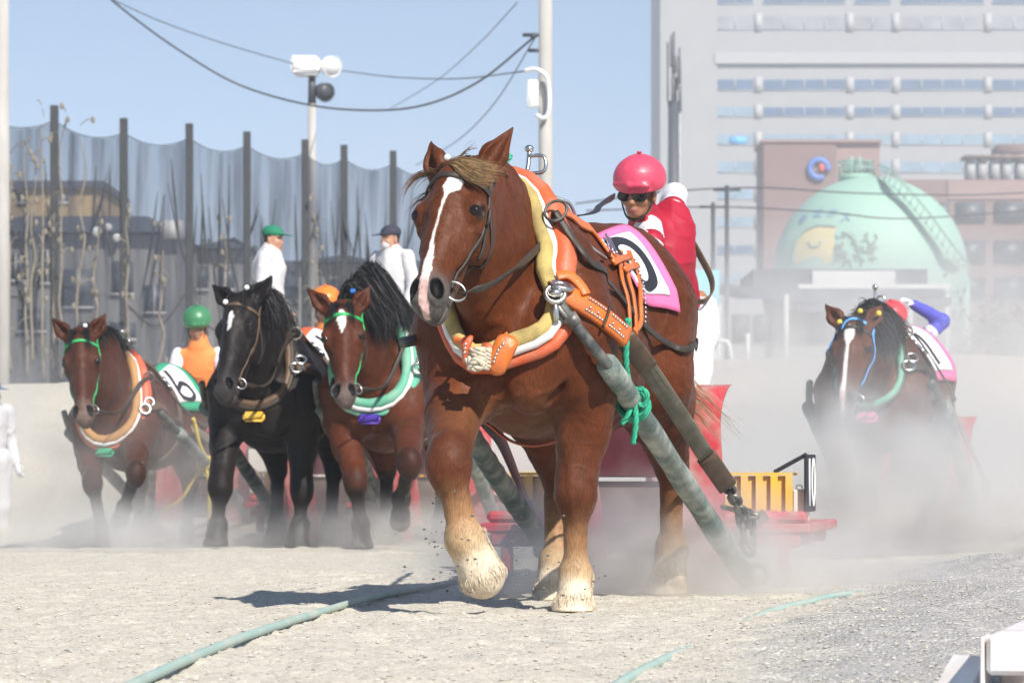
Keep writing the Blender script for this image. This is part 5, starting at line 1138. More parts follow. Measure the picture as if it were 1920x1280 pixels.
# ------------------------------------------------------------------ net fence on the left
M_POSTD = mat('dark_post', (.035, .037, .04), rough=.7, var=.2); M_CONC = mat('concrete_pole', (.42, .40, .37), rough=.9, var=.12, vscale=3, dirt=(.2, .19, .18), dscale=2, damt=.4, stretch=(1, 1, .3))
def net_material():
    m = bpy.data.materials.new('net_mesh'); m.use_nodes = True; n = m.node_tree; out = n.nodes['Material Output']; p = n.nodes['Principled BSDF']; p.inputs['Base Color'].default_value = (.03, .036, .055, 1); p.inputs['Roughness'].default_value = .9
    tr = n.nodes.new('ShaderNodeBsdfTransparent'); mx = n.nodes.new('ShaderNodeMixShader'); tc = n.nodes.new('ShaderNodeTexCoord'); mp = n.nodes.new('ShaderNodeMapping'); mp.inputs['Scale'].default_value = (2.2, 2.2, .22)
    nz = n.nodes.new('ShaderNodeTexNoise'); nz.inputs['Scale'].default_value = 1.; nz.inputs['Detail'].default_value = 5; mr = n.nodes.new('ShaderNodeMapRange'); mr.inputs[1].default_value = .38; mr.inputs[2].default_value = .72; mr.inputs[3].default_value = .42; mr.inputs[4].default_value = .92
    n.links.new(tc.outputs['Object'], mp.inputs[0]); n.links.new(mp.outputs[0], nz.inputs['Vector']); n.links.new(nz.outputs[0], mr.inputs[0]); n.links.new(mr.outputs[0], mx.inputs[0]); n.links.new(tr.outputs[0], mx.inputs[1]); n.links.new(p.outputs[0], mx.inputs[2]); n.links.new(mx.outputs[0], out.inputs[0]); return m
M_NET = net_material()
tops = [(-40, 185, 71.6), (102, 198, 73.8), (232, 222, 75.9), (355, 232, 78), (463, 247, 80.1), (572, 262, 82.2), (645, 272, 83.6), (737, 283, 85.5), (822, 293, 87.6), (900, 302, 89.7)]
fn = thing('net_fence', 'tall dark net fence with black posts behind the track', 'fence', W(102, 881, 73.8)); o0 = arr(fn.location)
tp = [arr(W(*t)) for t in tops]
for t in tp: mb = MB(); mb.box((t[0] - o0[0], t[1] - o0[1], (t[2]) / 2 - o0[2]), (.17, .17, t[2]), bev=.01); sharp(mb.build('post', M_POSTD, fn))
g = np.random.default_rng(9)
for a, b in zip(tp[:-1], tp[1:]):
    V_ = []; nu, nv = 14, 12
    for i in range(nu):
        t = i / (nu - 1); c = a * (1 - t) + b * t; zt = c[2] - .35 - .9 * t * (1 - t); bow = math.sin(t * math.pi) * .15
        for j in range(nv): s = j / (nv - 1); V_.append((c[0] - o0[0], c[1] - o0[1] + bow * math.sin(s * 3) + .06 * math.sin(i * 2.1 + j), zt * (1 - s) - o0[2]))
    F_ = [(i * nv + j, (i + 1) * nv + j, (i + 1) * nv + j + 1, i * nv + j + 1) for i in range(nu - 1) for j in range(nv - 1)]; mesh_obj('net_panel', V_, F_, M_NET, fn)
    mb = MB(); tl = [a * (1 - t) + b * t + arr([0, 0, -.33 - .9 * t * (1 - t)]) - o0 for t in np.linspace(0, 1, 7)]; mb.tube(tl, .012, 5, 2)
    for k in range(7):
        t = g.random(); c = a * (1 - t) + b * t - o0; z1 = c[2] - .8 - g.random() * 1.5; ln = 1.0 + g.random() * 2.6; dx = g.normal() * .35; mb.tube([(c[0], c[1] - .02, z1), (c[0] + dx * .4, c[1] - .02, z1 - ln * .5), (c[0] + dx, c[1] - .02, z1 - ln)], [.008, .035, .01], 5, 4)  # dark folds of the net, stood in for by hanging tubes
    z = 2.5 + 2.5 * g.random(); mb.tube([(a[0] - o0[0], a[1] - o0[1], z - o0[2]), ((a[0] + b[0]) / 2 - o0[0], (a[1] + b[1]) / 2 - o0[1], z - .5 - o0[2]), (b[0] - o0[0], b[1] - o0[1], z + .4 - o0[2])], .02, 5, 5); mb.build('net_cord_fold', M_POSTD, fn)
M_VINE = mat('dry_vine', (.20, .175, .14), rough=.9, var=.3)
for i, (px, top, Y, ln) in enumerate(((45, 270, 72, 5), (80, 240, 72, 5.4), (118, 225, 72.5, 5.6), (150, 262, 73, 5.), (62, 330, 72, 4), (240, 380, 75, 3.5), (100, 400, 73, 3.4), (20, 300, 71, 4.5), (420, 440, 79, 3), (590, 400, 82, 3.4), (300, 470, 76, 2.6), (175, 430, 74, 3))):
    mb = MB(); p0 = arr(W(px, top, Y)); pts = [p0 + arr([g.normal() * .05, 0, -ln * t]) for t in np.linspace(0, 1, 8)]; b0 = pts[-1].copy()
    mb.tube([q - b0 for q in pts], [.012, .03, .03], 5, 4)
    for k in range(16):
        q = pts[g.integers(0, 7)] - b0 + arr([0, 0, g.normal() * .3]); d = arr([g.normal() * .13, g.normal() * .1, g.random() * .5 - .25]); mb.tube([q, q + d * .6 + arr([0, 0, .06]), q + d], [.010, .014, .006], 4, 3)
        if k % 2 == 0: mb.ell(q + d, (.045, .02, .08), nu=6, nv=4)
    tag(mb.build('dry_vine', M_VINE), 'withered climbing vine hanging on the net fence', 'vine', 'withered vines on the net fence').location = b0
# poles and lamps
M_WMETAL = mat('white_metal', (.74, .74, .73), rough=.4, dirt=(.4, .4, .4), damt=.4); M_DMETAL = mat('dark_metal', (.05, .055, .065), rough=.5, var=.2)
def pole(name, label, cat, px, wpx, Y, top, mt=None, low=0.):
    b = W(px, HZ, Y); b.z = 0; o = thing(name, label, cat, b); z = W(px, top, Y).z; r = wpx * Y / FPX / 2; mb = MB(); mb.cyl((0, 0, low), (0, 0, z), r * 1.12, r, 20); mb.build('pole_shaft', mt or M_CONC, o); return o, lambda x, y, d=0.: arr(W(x, y, Y + d)) - arr(b), Y / FPX
po, L_, k = pole('utility_pole', 'tall concrete utility pole with a cream box, behind the front horse', 'pole', 1023, 25, 60, -60)
mb = MB(); mb.box(L_(999, 176, -.1), (20 * k, .25, 50 * k), bev=.02); mb.build('meter_box', M_WMETAL, po)
mb = MB(); mb.tube([L_(983, 133, -.2), L_(1005, 130, -.25), L_(1025, 145, -.25), L_(1030, 180, -.25), L_(1028, 212, -.25), L_(1018, 222, -.25), L_(1006, 216, -.2)], .04, 8); mb.build('conduit', M_WMETAL, po)
mb = MB(); mb.box(L_(1006, 66), (.5, .06, .06)); mb.ell(L_(1000, 68), .06); mb.box(L_(1006, 95), (.3, .06, .06)); mb.build('bracket', M_DMETAL, po)
po, L_, k = pole('utility_pole', 'pale concrete utility pole cut by the left edge of the view', 'pole', 3, 28, 60, -60)
po, L_, k = pole('floodlight_pole', 'concrete pole carrying white floodlights above the net fence', 'floodlight', 585, 15, 88, 190)
mb = MB(); mb.cyl(L_(585, 195), L_(585, 138), .11, .09); mb.build('mast_head', M_DMETAL, po)
mb = MB(); mb.box(L_(573, 122), (52 * k, .7, 30 * k), bev=.05); mb.box(L_(575, 140), (40 * k, .5, 6 * k)); mb.build('floodlight_box', M_WMETAL, po)
for (x, y, rr, mt) in ((618, 124, 19, M_WMETAL), (606, 172, 17, M_DMETAL)):
    mb = MB(); c = L_(x, y); d = unit((.5, -.8, -.25)); P = [c - d * .30, c - d * .18, c, c + d * .16]; mb.sweep(np.array(P), circle(18), [.08, rr * k * .75, rr * k, rr * k]); mb.torus(c + d * .16, d, rr * k, .02, 20, 6); mb.tube([c - d * .2, L_(588, y + 8)], .04, 6, 1); mb.build('floodlight', mt, po)
po, L_, k = pole('antenna_mast', 'grey antenna mast in front of the white tower block', 'mast', 1263, 22, 200, 190, M_DMETAL)
mb = MB(); g = np.random.default_rng(4)
for i in range(14):
    x = 1250 + 26 * g.random(); y = 75 + 120 * g.random(); mb.box(L_(x, y, g.normal() * .3), (.18, .18, .9 + g.random()), bev=.02)
mb.cyl(L_(1263, 190), L_(1263, 60), .16, .06); mb.cyl(L_(1252, 190), L_(1252, 80), .05); mb.cyl(L_(1274, 190), L_(1274, 90), .05); mb.build('antenna_cluster', M_DMETAL, po)
mb = MB(); mb.cyl(L_(1255, 881), L_(1255, 190), .12); mb.cyl(L_(1272, 881), L_(1272, 150), .10); mb.build('cable_riser', M_WMETAL, po)
M_WIRE = mat('wire', (.06, .06, .07), rough=.6)
def wire(label, pts, r=.02):
    P = [arr(W(*q)) for q in pts]; o = P[0].copy(); mb = MB(); mb.tube([q - o for q in P], r, 5, 6); tag(mb.build('power_line', M_WIRE), label, 'wire', 'overhead wires').location = o
wire('thick overhead wire sagging from the top left to the tall utility pole', [(150, -50, 66), (240, 25, 68), (340, 97, 70), (450, 160, 72), (580, 197, 70), (700, 207, 68), (800, 196, 66), (900, 152, 63), (1004, 68, 60.2)], .022)
wire('thin overhead wire from the top left to the floodlight pole', [(190, -10, 80), (300, 40, 82), (420, 82, 84), (550, 120, 87)], .014)
wire('thin overhead wire from the floodlight pole to the tall utility pole', [(640, 133, 87), (740, 145, 78), (860, 148, 70), (984, 134, 60.2)], .014)
wire('thin overhead wire dropping left from the tall utility pole', [(1004, 70, 60.3), (930, 190, 70), (860, 262, 80), (780, 310, 95)], .012)
wire('thin overhead wire slanting across the sky beside the floodlight', [(970, 5, 62), (900, 80, 68), (820, 150, 76), (730, 205, 90)], .010)
wire('overhead wires crossing in front of the green gas tank', [(1080, 382, 110), (1250, 360, 115), (1420, 352, 120), (1600, 362, 125), (1800, 366, 130), (1960, 360, 135)], .03)
wire('lower overhead wire crossing the middle of the green gas tank', [(1100, 395, 108), (1350, 388, 115), (1550, 398, 120), (1700, 410, 125), (1960, 392, 135)], .03)
for (x, tp_) in ((1363, 348), (1337, 380)):
    po, L_, k = pole('utility_pole', 'thin distant utility pole left of the brown building, ' + ('taller' if tp_ < 360 else 'shorter') + ' of the two', 'pole', x, 8, 112, tp_, M_DMETAL)
    mb = MB(); mb.box(L_(x, tp_ + 8), (.9, .08, .08)); mb.build('crossarm', M_DMETAL, po)

# ------------------------------------------------------------------ buildings
M_BWHITE = mat('white_tile_wall', (.295, .293, .298), rough=.7, var=.03, vscale=.3); M_BWHITE2 = mat('white_pillar', (.34, .34, .345), rough=.6)
def glass(name, c, r=.12): return mat(name, c, rough=r, spec=.7, var=.2, vscale=.4)
M_GLB, M_GLP, M_GLG = glass('blue_glass', (.085, .13, .21), .35), glass('pale_glass', (.20, .28, .35), .35), glass('grey_louver', (.24, .245, .26), .5)
Yh = 420; kh = Yh / FPX
hb = thing('tower_block', 'tall white hospital-like block with rows of blue windows', 'building', (W(1238, 881, Yh).x, Yh, 0)); oh = arr(hb.location); Lh = lambda x, y, d=0.: arr(W(x, y, Yh)) - oh + arr([0, d, 0])
x0, x1, zt = 0., 62., 68.
mb = MB(); mb.box(((Lh(1345, 0)[0]) / 2, 14, zt / 2), (Lh(1345, 0)[0], 28, zt)); mb.box(((Lh(1345, 0)[0] + x1) / 2, 14.4, zt / 2 - .3), (x1 - Lh(1345, 0)[0], 28, zt - .6)); sharp(mb.build('wall', M_BWHITE, hb))
mb = MB(); c = Lh(1640, 109); mb.box((c[0] + 3, .2, c[2]), (46, .7, 1.4)); sharp(mb.build('cornice', M_BWHITE2, hb))
segs = [(1345, 1412), (1432, 1585), (1603, 1670), (1690, 1845), (1862, 2020)]
rows = [(-10, 6, M_GLB), (30, 54, M_GLG), (149, 168, M_GLB), (201, 217, M_GLB), (252, 270, M_GLP), (303, 322, M_GLP), (355, 372, M_GLP), (407, 424, M_GLP), (460, 476, M_GLB), (512, 530, M_GLP)]
for ri, (ya, yb, gm_) in enumerate(rows):
    for si, (xa, xb) in enumerate(segs):
        mt = gm_
        if ri == 3 and si == 0: mt = M_GLP
        a, b = Lh(xa, ya), Lh(xb, yb); mb = MB(); mb.box(((a[0] + b[0]) / 2, .42, (a[2] + b[2]) / 2), (b[0] - a[0], .08, a[2] - b[2])); w = sharp(mb.build('window', mt, hb))
        mb = MB(); nm = max(2, int((xb - xa) / 38)); 
        for q in range(1, nm): mb.box((a[0] + (b[0] - a[0]) * q / nm, .36, (a[2] + b[2]) / 2), (.14, .06, a[2] - b[2]))
        mb.box(((a[0] + b[0]) / 2, .34, b[2] - .06), (b[0] - a[0] + .2, .12, .10)); mb.build('frame', M_BWHITE2, w)
for xp in (1422, 1594, 1680, 1853):
    pass
    for ya, yb, _ in rows[1:]: q, r_ = Lh(xp - 7, ya - 5), Lh(xp + 7, yb + 5); mb = MB(); mb.box(((q[0] + r_[0]) / 2, .33, (q[2] + r_[2]) / 2), (r_[0] - q[0], .2, q[2] - r_[2])); mb.build('pilaster', M_BWHITE2, hb)
a = Lh(1384, 263); mb = MB(); mb.box((a[0], .30, a[2]), (30 * kh, .1, 14 * kh)); mb.build('blue_banner', mat('sky_blue_banner', (.10, .38, .75), rough=.5), hb)
# brown hall
M_BROWN, M_BROWNLT, M_DGLASS = mat('brown_tile', (.20, .125, .115), rough=.7, var=.05, vscale=.4), mat('light_brown_tile', (.28, .18, .165), rough=.7, var=.05, vscale=.4), glass('dark_glass', (.05, .055, .065), .5)
Yb = 300; kb = Yb / FPX; bb = thing('brown_building', 'brown tiled building with a round blue logo behind the gas tank', 'building', (W(1432, 881, Yb).x, Yb, 0)); ob = arr(bb.location); Lb = lambda x, y, d=0.: arr(W(x, y, Yb)) - ob + arr([0, d, 0])
def slab(mb, L, xa, ya, xb, yb, d0, d1): a, b = L(xa, ya), L(xb, yb); mb.box(((a[0] + b[0]) / 2, (d0 + d1) / 2, (a[2] + b[2]) / 2), (abs(b[0] - a[0]), d1 - d0, abs(a[2] - b[2])))
mb = MB(); slab(mb, Lb, 1432, 266, 1568, 893, 0, 9); sharp(mb.build('wall', M_BROWN, bb)); mb = MB(); slab(mb, Lb, 1568, 264, 1650, 893, .3, 9); sharp(mb.build('corner_wall', M_BROWNLT, bb)); mb = MB(); slab(mb, Lb, 1650, 335, 2010, 893, 1., 16); sharp(mb.build('wing_wall', M_BROWN, bb))
mb = MB(); slab(mb, Lb, 1428, 262, 1654, 267, -.2, 9.2); sharp(mb.build('parapet', M_BROWNLT, bb)); mb = MB(); slab(mb, Lb, 1780, 337, 2010, 372, .85, 1.05); sharp(mb.build('fascia_band', M_BROWNLT, bb))
mb = MB(); slab(mb, Lb, 1583, 300, 1640, 337, .15, .4); mb.build('window', M_DGLASS, bb)
for ya, yb in ((378, 415), (450, 492), (520, 560)):
    for xa, xb in ((1762, 1782), (1795, 1850), (1868, 1925), (1940, 2000)): mb = MB(); slab(mb, Lb, xa, ya, xb, yb, .75, 1.1); mb.build('window', M_DGLASS, bb)
mb = MB(); c = Lb(1535, 317, -.25); mb.torus(c, (0, 1, 0), 17 * kb, 5.5 * kb, 30, 8, (R(150 - 90), R(480 - 90 - 20)), 1.0); mb.build('logo', mat('logo_blue', (.09, .18, .50), rough=.5), bb)
mb = MB(); mb.ell(Lb(1541, 313, -.25), (6 * kb, .12, 9 * kb)); mb.build('logo_dot', mat('logo_red', (.62, .10, .08), rough=.5), bb)
for xq in (1830, 1852, 1876, 1898, 1925):
    mb = MB(); slab(mb, Lb, xq - 8, 296, xq + 7, 333, 3, 5); slab(mb, Lb, xq - 3, 284, xq + 8, 296, 3, 5); mb.build('rooftop_unit', M_BWHITE2, bb)
mb = MB(); slab(mb, Lb, 1816, 286, 2000, 292, 2.5, 5.5); slab(mb, Lb, 1885, 262, 2010, 288, 4, 9); mb.build('plant_room', M_BROWN, bb)
# spherical gas tank
M_TANK = mat('pale_green_tank', (.29, .47, .375), rough=.6, var=.04, vscale=.3); M_TANKD = mat('tank_green_steel', (.24, .40, .31), rough=.6)
Yt = 250; kt = Yt / FPX; rt = 182 * kt; ct = W(1632, 513, Yt); gt = thing('gas_tank', 'big pale green spherical gas tank with painted picture and stairway', 'tank', (ct.x, ct.y, 0)); cz = arr([0, 0, ct.z])
mb = MB(); mb.ell(cz, rt, nu=64, nv=40); mb.build('sphere', M_TANK, gt)
def on_tank(x, y, lift=.05):
    o = arr([0, 0, CAMZ]) - arr(gt.location); d = unit(arr(W(x, y, Yt)) - arr([0, 0, CAMZ])); oc = o - cz; R2 = rt + lift; b = oc @ d; disc = b * b - (oc @ oc - R2 * R2); t = -b - math.sqrt(max(disc, 0)); return o + d * t
def decal(name, poly, mt, lift=.05, thick=.03):
    c = np.mean(poly, 0); V_ = []; n = len(poly); rings = 5
    for q in range(rings + 1): V_ += [on_tank(*(c + (arr(p) - c) * q / rings), lift) for p in poly]
    F_ = [(q * n + i, q * n + (i + 1) % n, (q + 1) * n + (i + 1) % n, (q + 1) * n + i) for q in range(rings) for i in range(n)]; return mesh_obj(name, V_, F_, mt, gt)
decal('painted_patch', catmull([(1490, 494), (1492, 462), (1505, 436), (1535, 424), (1570, 425), (1562, 445), (1566, 470), (1556, 494)], 5, True)[:, :2] if False else [(1490, 494), (1490, 478), (1493, 460), (1500, 443), (1513, 431), (1535, 425), (1570, 426), (1563, 440), (1566, 462), (1560, 480), (1556, 494)], mat('mural_yellow', (.62, .52, .24), rough=.6), .06)
M_MURL, M_MURB = mat('mural_line', (.22, .30, .24), rough=.6), mat('mural_blue', (.12, .28, .45), rough=.6)
mb = MB(); g = np.random.default_rng(12)
for i in range(46):
    x, y = 1572 + 72 * g.random(), 440 + 52 * g.random(); mb.tube([on_tank(x, y, .06), on_tank(x + g.normal() * 5, y - 4, .06), on_tank(x + g.normal() * 8, y + g.normal() * 7, .06)], .07, 4, 3)
for pts in ([(1516, 452), (1522, 462), (1534, 462), (1540, 452)], [(1488, 494), (1489, 468), (1502, 440), (1530, 424), (1568, 425)]): mb.tube([on_tank(x, y, .08) for x, y in pts], .09, 5, 4)
mb.build('painted_drawing', M_MURL, gt)
for i, (chx, chy) in enumerate(zip('帯広ガス', ((1505, 411), (1534, 400), (1560, 400), (1586, 408)))):
    c, y_ = chy; p_ = on_tank(c, y_, .07); nrm = unit(p_ - cz); xr_ = unit(np.cross((0, 0, 1), nrm)); ur = np.cross(nrm, xr_); M4 = Matrix((( *[xr_[0], ur[0], nrm[0]], p_[0]), (xr_[1], ur[1], nrm[1], p_[1]), (xr_[2], ur[2], nrm[2], p_[2]), (0, 0, 0, 1))); text_mesh('lettering', chx, 22 * kt, M_MURB, M4, gt, .02)
mb = MB(); st = [(1640, 332), (1665, 345), (1695, 375), (1725, 410), (1755, 450), (1785, 490), (1812, 520)]; P = np.array([on_tank(min(x, 1808), y, .5) if (x - 1632) ** 2 + (y - 513) ** 2 < 180 ** 2 else arr(W(x, y, Yt)) - arr(gt.location) for x, y in st]); C2 = catmull(P, 6); mb.sweep(C2, band(.6, .10), 1., normals=np.tile(arr([.5, -.6, .6]), (len(C2), 1))); mb.tube(P + arr([.3, -.3, .9]), .05, 5); mb.tube(P + arr([.5, -.1, .5]), .05, 5)
for q in C2[::2]: mb.tube([q, q + arr([.3, -.3, .9])], .04, 4, 1)
mb.build('stairway', M_TANKD, gt)
mb = MB(); T0 = cz + arr([0, 0, rt]); mb.cyl(T0 + arr([-1.1, 0, -.3]), T0 + arr([-1.1, 0, .15]), 1.3, 1.3, 20)
for a_ in np.linspace(0, 6.28, 10)[:-1]: q = T0 + arr([-1.1 + 1.3 * math.cos(a_), 1.3 * math.sin(a_), .1]); mb.cyl(q, q + arr([0, 0, 1.0]), .05, seg=6)
for zz in (.6, 1.1): mb.torus(T0 + arr([-1.1, 0, zz]), (0, 0, 1), 1.3, .05, 20, 5)
for dx in (-.3, .3): mb.cyl(T0 + arr([-1.1 + dx, 0, 0]), T0 + arr([-1.1 + dx, 0, 1.5]), .10, seg=8)
mb.build('top_railing', M_TANKD, gt)
for a_ in np.linspace(0, 6.28, 9)[:-1]: q = arr([math.cos(a_), math.sin(a_), 0]) * rt * .98; mb = MB(); mb.cyl(q, q + cz * .98, .35, seg=12); mb.build('leg', M_TANKD, gt)
# low pavilion and site clutter in front of the tank
M_ROOFG, M_WALLG, M_PALE = mat('dark_grey_roof', (.11, .115, .13), rough=.7, var=.15, vscale=.6), mat('grey_wall', (.34, .34, .34), rough=.8, var=.1, vscale=.5), mat('pale_panel', (.60, .59, .57), rough=.7)
Yp = 118; kp = Yp / FPX; pv_ = thing('pavilion', 'low dark roofed pavilion with white gutter below the gas tank', 'building', (W(1330, 881, Yp).x, Yp, 0)); op = arr(pv_.location); Lp = lambda x, y, d=0.: arr(W(x, y, Yp)) - op + arr([0, d, 0])
mb = MB(); slab(mb, Lp, 1420, 498, 1752, 546, 2, 9); sharp(mb.build('upper_storey', M_ROOFG, pv_)); mb = MB(); slab(mb, Lp, 1532, 502, 1690, 530, 1.8, 2.2); sharp(mb.build('sign_panel', M_PALE, pv_))
mb = MB(); a, b, c, d = Lp(1335, 520, 0), Lp(1480, 545, -1), Lp(1775, 545, -1), Lp(1775, 536, 2.2); V_ = [Lp(1330, 528, 2), Lp(1440, 640, -1.2) * 0 + Lp(1490, 575, -1.2), Lp(1775, 560, -1.2), Lp(1775, 532, 2.2), Lp(1420, 530, 2.2)]
mb.add(V_ + [q + arr([0, 0, -.25]) for q in V_], [(0, 1, 2, 3, 4), (9, 8, 7, 6, 5), (0, 5, 6, 1), (1, 6, 7, 2), (2, 7, 8, 3), (3, 8, 9, 4), (4, 9, 5, 0)]); sharp(mb.build('roof', M_ROOFG, pv_))
mb = MB(); slab(mb, Lp, 1490, 537, 1772, 545, -1.5, -1.3); sharp(mb.build('gutter', M_PALE, pv_)); mb = MB(); slab(mb, Lp, 1345, 560, 1770, 900, 0, 8); sharp(mb.build('wall', M_WALLG, pv_))
for x in (1360, 1470, 1600, 1700, 1768): mb = MB(); slab(mb, Lp, x - 4, 555, x + 4, 900, -1.1, -.8); mb.build('post', M_PALE, pv_)
for x in (1390, 1430, 1530, 1650, 1735): mb = MB(); slab(mb, Lp, x - 16, 590, x + 16, 640, -.12, .1); mb.build('window', M_DGLASS, pv_)
Ys_ = 110; sg = thing('signboard', 'pale cyan signboard on a white post beside the track', 'sign', (W(1328, 881, Ys_).x, Ys_, 0)); Lq = lambda x, y, d=0.: arr(W(x, y, Ys_)) - arr(sg.location) + arr([0, d, 0])
mb = MB(); slab(mb, Lq, 1300, 506, 1349, 570, 0, .1); sharp(mb.build('board', mat('cyan_board', (.25, .60, .68), rough=.5), sg)); mb = MB(); slab(mb, Lq, 1344, 570, 1352, 881, .05, .2); slab(mb, Lq, 1305, 570, 1312, 881, .05, .2); mb.build('post', M_PALE, sg)
for i, (x, y, Y) in enumerate(((1352, 640, 60), (1402, 625, 62))):
    b = thing('barrier', 'white tube barrier on the sand crest, ' + ('nearer of two' if i == 0 else 'slimmer post-like one'), 'barrier', (W(x, y, Y).x, Y, 0)); L2 = lambda xx, yy: arr(W(xx, yy, Y)) - arr(b.location)
    mb = MB(); mb.tube([L2(x - 12, 700), L2(x - 12, y + 4), L2(x - 6, y), L2(x + 12, y), L2(x + 18, y + 22), L2(x + 24, 700)] if i == 0 else [L2(x, 700), L2(x, y)], .04, 6, 2); mb.build('tube', M_WMETAL, b)
# houses behind the net
M_HW, M_HW2, M_TAN, M_ROOFD = mat('grey_stucco', (.19, .185, .18), rough=.9, var=.15, vscale=.8), mat('pale_stucco', (.28, .27, .25), rough=.9, var=.12, vscale=.8), mat('tan_stucco', (.36, .25, .12), rough=.9, var=.1), mat('slate_roof', (.06, .065, .08), rough=.7, var=.2)
def house(label, Y, xa, xb, eave, ridge, wall, wins, depth=9, flat=False):
    o = thing('house', label, 'house', (W((xa + xb) / 2, 881, Y).x, Y, 0)); L = lambda x, y, d=0.: arr(W(x, y, Y)) - arr(o.location) + arr([0, d, 0])
    mb = MB(); slab(mb, L, xa, eave, xb, 893, 0, depth); sharp(mb.build('wall', wall, o)); a, b = L(xa - 8, eave), L(xb + 8, ridge); mb = MB()
    if flat: mb.box((0, depth / 2 - .1, a[2] + .12), (b[0] - a[0], depth + .4, .3))
    else:
        V_ = [(a[0], -.5, a[2] + .05), (b[0], -.5, a[2] + .05), (b[0], depth + .5, a[2] + .05), (a[0], depth + .5, a[2] + .05), (a[0] + 1.5, depth / 2, b[2]), (b[0] - 1.5, depth / 2, b[2])]; mb.add(V_, [(0, 1, 5, 4), (1, 2, 5), (2, 3, 4, 5), (3, 0, 4), (3, 2, 1, 0)])
    sharp(mb.build('roof', M_ROOFD, o))
    for x, y, w, hh in wins:
        mb = MB(); slab(mb, L, x - w / 2, y - hh / 2, x + w / 2, y + hh / 2, -.06, .1); q = mb.build('window', M_DGLASS, o); mb = MB(); slab(mb, L, x - w / 2 - 2, y + hh / 2, x + w / 2 + 2, y + hh / 2 + 3, -.15, .05); slab(mb, L, x - 1, y - hh / 2, x + 1, y + hh / 2, -.1, -.07); mb.build('frame', M_PALE, q)
    return o, L
o, L = house('long grey house with dark roof behind the left part of the net fence', 105, -80, 330, 440, 385, M_HW, [(30, 500, 40, 50), (90, 500, 30, 60), (145, 540, 60, 70), (230, 520, 40, 60), (290, 560, 40, 50), (60, 600, 50, 40), (230, 620, 50, 30)])
for x, y, rr in ((184, 436, 9), (205, 428, 8), (222, 447, 8)): mb = MB(); mb.ell(L(x, y, -.4), (rr * 105 / FPX, .1, rr * 105 / FPX), nu=16, nv=8); mb.build('satellite_dish', M_WMETAL, o)
mb = MB(); slab(mb, L, 305, 415, 345, 448, -.5, .2); mb.build('balcony_box', M_PALE, o)
house('tan flat roofed building showing above the grey house', 140, -60, 188, 352, 350, M_TAN, [(40, 372, 14, 14), (120, 372, 14, 14)], flat=True)
house('pale two storey house behind the middle of the net fence', 112, 345, 470, 470, 430, M_HW2, [(375, 520, 30, 44), (425, 520, 30, 44), (375, 610, 30, 44), (440, 600, 30, 44)])
house('pale house behind the right part of the net fence', 118, 560, 705, 495, 462, M_HW2, [(590, 540, 26, 36), (640, 540, 40, 36), (600, 610, 40, 36)])
house('long low dark building at the back of the net fence', 130, 440, 900, 540, 475, M_HW, [(520, 580, 30, 30), (760, 570, 40, 40)])
M_LEAFG = mat('grey_green_leaf', (.07, .085, .05), rough=.8, var=.35, vscale=3); M_BARK = mat('bark', (.09, .075, .06), rough=.9)
g = np.random.default_rng(21)
for i, (px, top, Y, r_, lab) in enumerate(((400, 440, 122, 3.0, 'round grey green bush tree between the houses behind the net'), (330, 430, 126, 2.4, 'smaller grey green tree beside the grey house roof'), (1860, 560, 150, 3.4, 'pale dusty tree at the right behind the pavilion'), (1930, 545, 160, 3.6, 'dusty tree cut by the right edge behind the pavilion'))):
    t = W(px, top, Y); o = thing('tree', lab, 'tree', (t.x, Y, 0)); mb = MB(); mb.cyl((0, 0, 0), (0, 0, t.z - r_), .28, .12, 10)
    for q in range(7): a_ = g.random() * 6.28; mb.cyl((0, 0, t.z - r_ * 1.8), (math.cos(a_) * r_ * .6, math.sin(a_) * r_ * .6, t.z - r_ * .8), .09, .03, 6)
    mb.build('trunk', M_BARK, o); mb = MB()
    cl = [(g.normal(size=3) * arr([.5, .5, .38]) * r_, .35 * r_ * (.6 + g.random())) for _ in range(26)]
    V_, F_ = [], []
    for c, rc in cl:
        for _ in range(70):
            q = c + unit(g.normal(size=3)) * rc * g.random() ** .4 + arr([0, 0, t.z - r_]); a_, b_ = unit(g.normal(size=3)) * .16, unit(g.normal(size=3)) * .12; b0 = len(V_); V_ += [q - a_, q + b_, q + a_, q - b_]; F_.append((b0, b0 + 1, b0 + 2, b0 + 3))
    mesh_obj('crown', V_, F_, M_LEAFG, o, False)

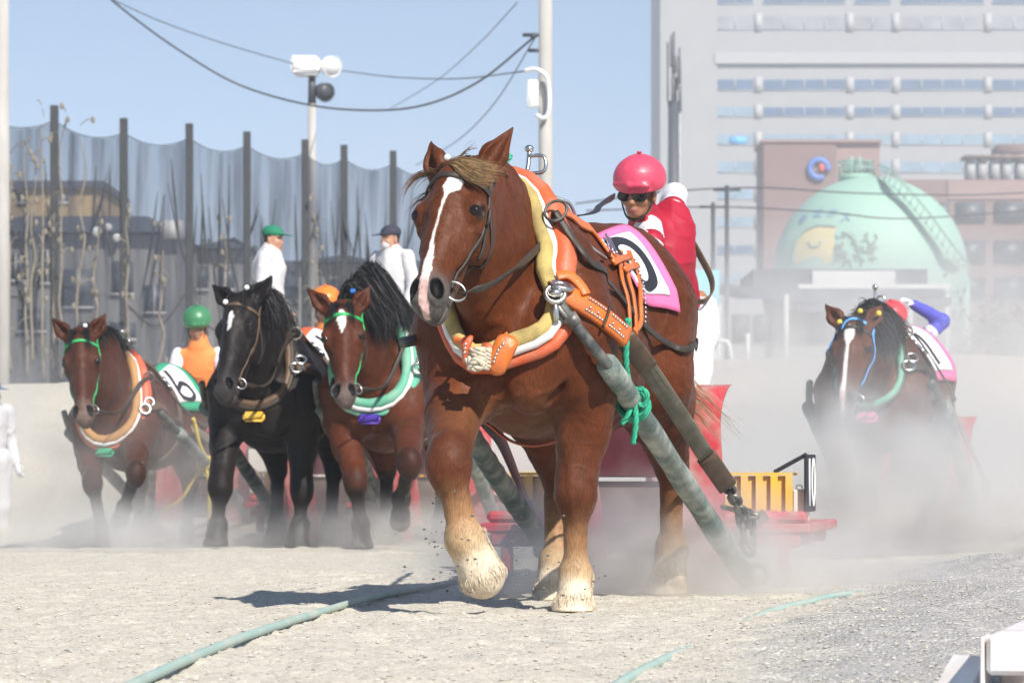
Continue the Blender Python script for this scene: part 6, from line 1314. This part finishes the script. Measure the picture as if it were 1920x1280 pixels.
# ------------------------------------------------------------------ air: haze over everything, and the dust of the race
def vol_mat(name, dens, col, aniso=.35):
    m = bpy.data.materials.new(name); m.use_nodes = True; n = m.node_tree; n.nodes.remove(n.nodes['Principled BSDF']); v = n.nodes.new('ShaderNodeVolumePrincipled'); v.inputs['Color'].default_value = (*col, 1); v.inputs['Anisotropy'].default_value = aniso; v.inputs['Density'].default_value = dens; n.links.new(v.outputs[0], n.nodes['Material Output'].inputs['Volume']); return m, n, v
hm, _, _ = vol_mat('haze_air', .0008, (.88, .93, 1.0), .2)
mb = MB(); mb.box((0, 470, 40), (1600, 1140, 84)); hz = mb.build('haze', hm, smooth=False); tag(hz, kind='stuff')
def puff(px, py, Y, rx, ry, rz_, dens, nscale=2.2, contrast=(.40, .64), flatz=True, seed=0):
    c = W(px, py, Y); m, n, v = vol_mat('dust_air', 0, (.93, .918, .90), .3); N2 = n.nodes.new; lk = n.links.new
    tc = N2('ShaderNodeTexCoord'); vm = N2('ShaderNodeVectorMath'); vm.operation = 'LENGTH'; lk(tc.outputs['Object'], vm.inputs[0]); mr = N2('ShaderNodeMapRange'); mr.interpolation_type = 'SMOOTHERSTEP'; mr.inputs[1].default_value = 1.; mr.inputs[2].default_value = .15; lk(vm.outputs['Value'], mr.inputs[0])
    gp = N2('ShaderNodeNewGeometry'); nz = N2('ShaderNodeTexNoise'); nz.inputs['Scale'].default_value = nscale; nz.inputs['Detail'].default_value = 4; lk(gp.outputs['Position'], nz.inputs['Vector']); m2 = N2('ShaderNodeMapRange'); m2.inputs[1].default_value = contrast[0]; m2.inputs[2].default_value = contrast[1]; m2.inputs[3].default_value = .15; m2.inputs[4].default_value = 1.; lk(nz.outputs[0], m2.inputs[0])
    a = N2('ShaderNodeMath'); a.operation = 'MULTIPLY'; lk(mr.outputs[0], a.inputs[0]); lk(m2.outputs[0], a.inputs[1]); b = N2('ShaderNodeMath'); b.operation = 'MULTIPLY'; lk(a.outputs[0], b.inputs[0]); b.inputs[1].default_value = dens; lk(b.outputs[0], v.inputs['Density'])
    mb = MB(); mb.ell((0, 0, 0), 1., nu=24, nv=14); o = mb.build('dust_cloud', m); o.location = c; o.scale = (rx, ry, rz_); tag(o, kind='stuff'); return o
puff(1560, 1015, 22.0, 3.4, 1.3, 1.15, 2.3); puff(1800, 960, 22.4, 2.2, 1.1, 1.15, 1.9); puff(1620, 890, 21.6, 1.9, 1.0, .95, 1.3); puff(1690, 740, 21.4, 1.7, .8, .9, .5)
puff(1650, 800, 30, 5.0, 3.0, 2.4, 1.2); puff(1190, 1030, 16.0, 1.2, .7, .50, 4.5, 3); puff(1330, 1075, 15.4, 1.1, .5, .36, 6.0, 3.5); puff(1440, 1085, 16.4, 1.4, .6, .45, 4.0, 3)
puff(960, 1065, 15.2, .8, .8, .28, 1.6, 3.5); puff(230, 1010, 23.6, 1.5, .8, .40, 2.2, 2.5); puff(520, 1000, 25.4, 2.2, .9, .45, 2.2, 2.5); puff(720, 1010, 23.7, 1.2, .6, .35, 1.6, 3)
puff(100, 900, 27, 2.4, 1.5, 1.4, .6); puff(1650, 640, 60, 10, 10, 4.0, .035, .5); puff(800, 950, 28, 5, 2, 1.3, .7)
puff(1500, 480, 130, 36, 30, 22, .007, .08)
SC.cycles.volume_step_rate = 1.0; SC.cycles.volume_max_steps = 256
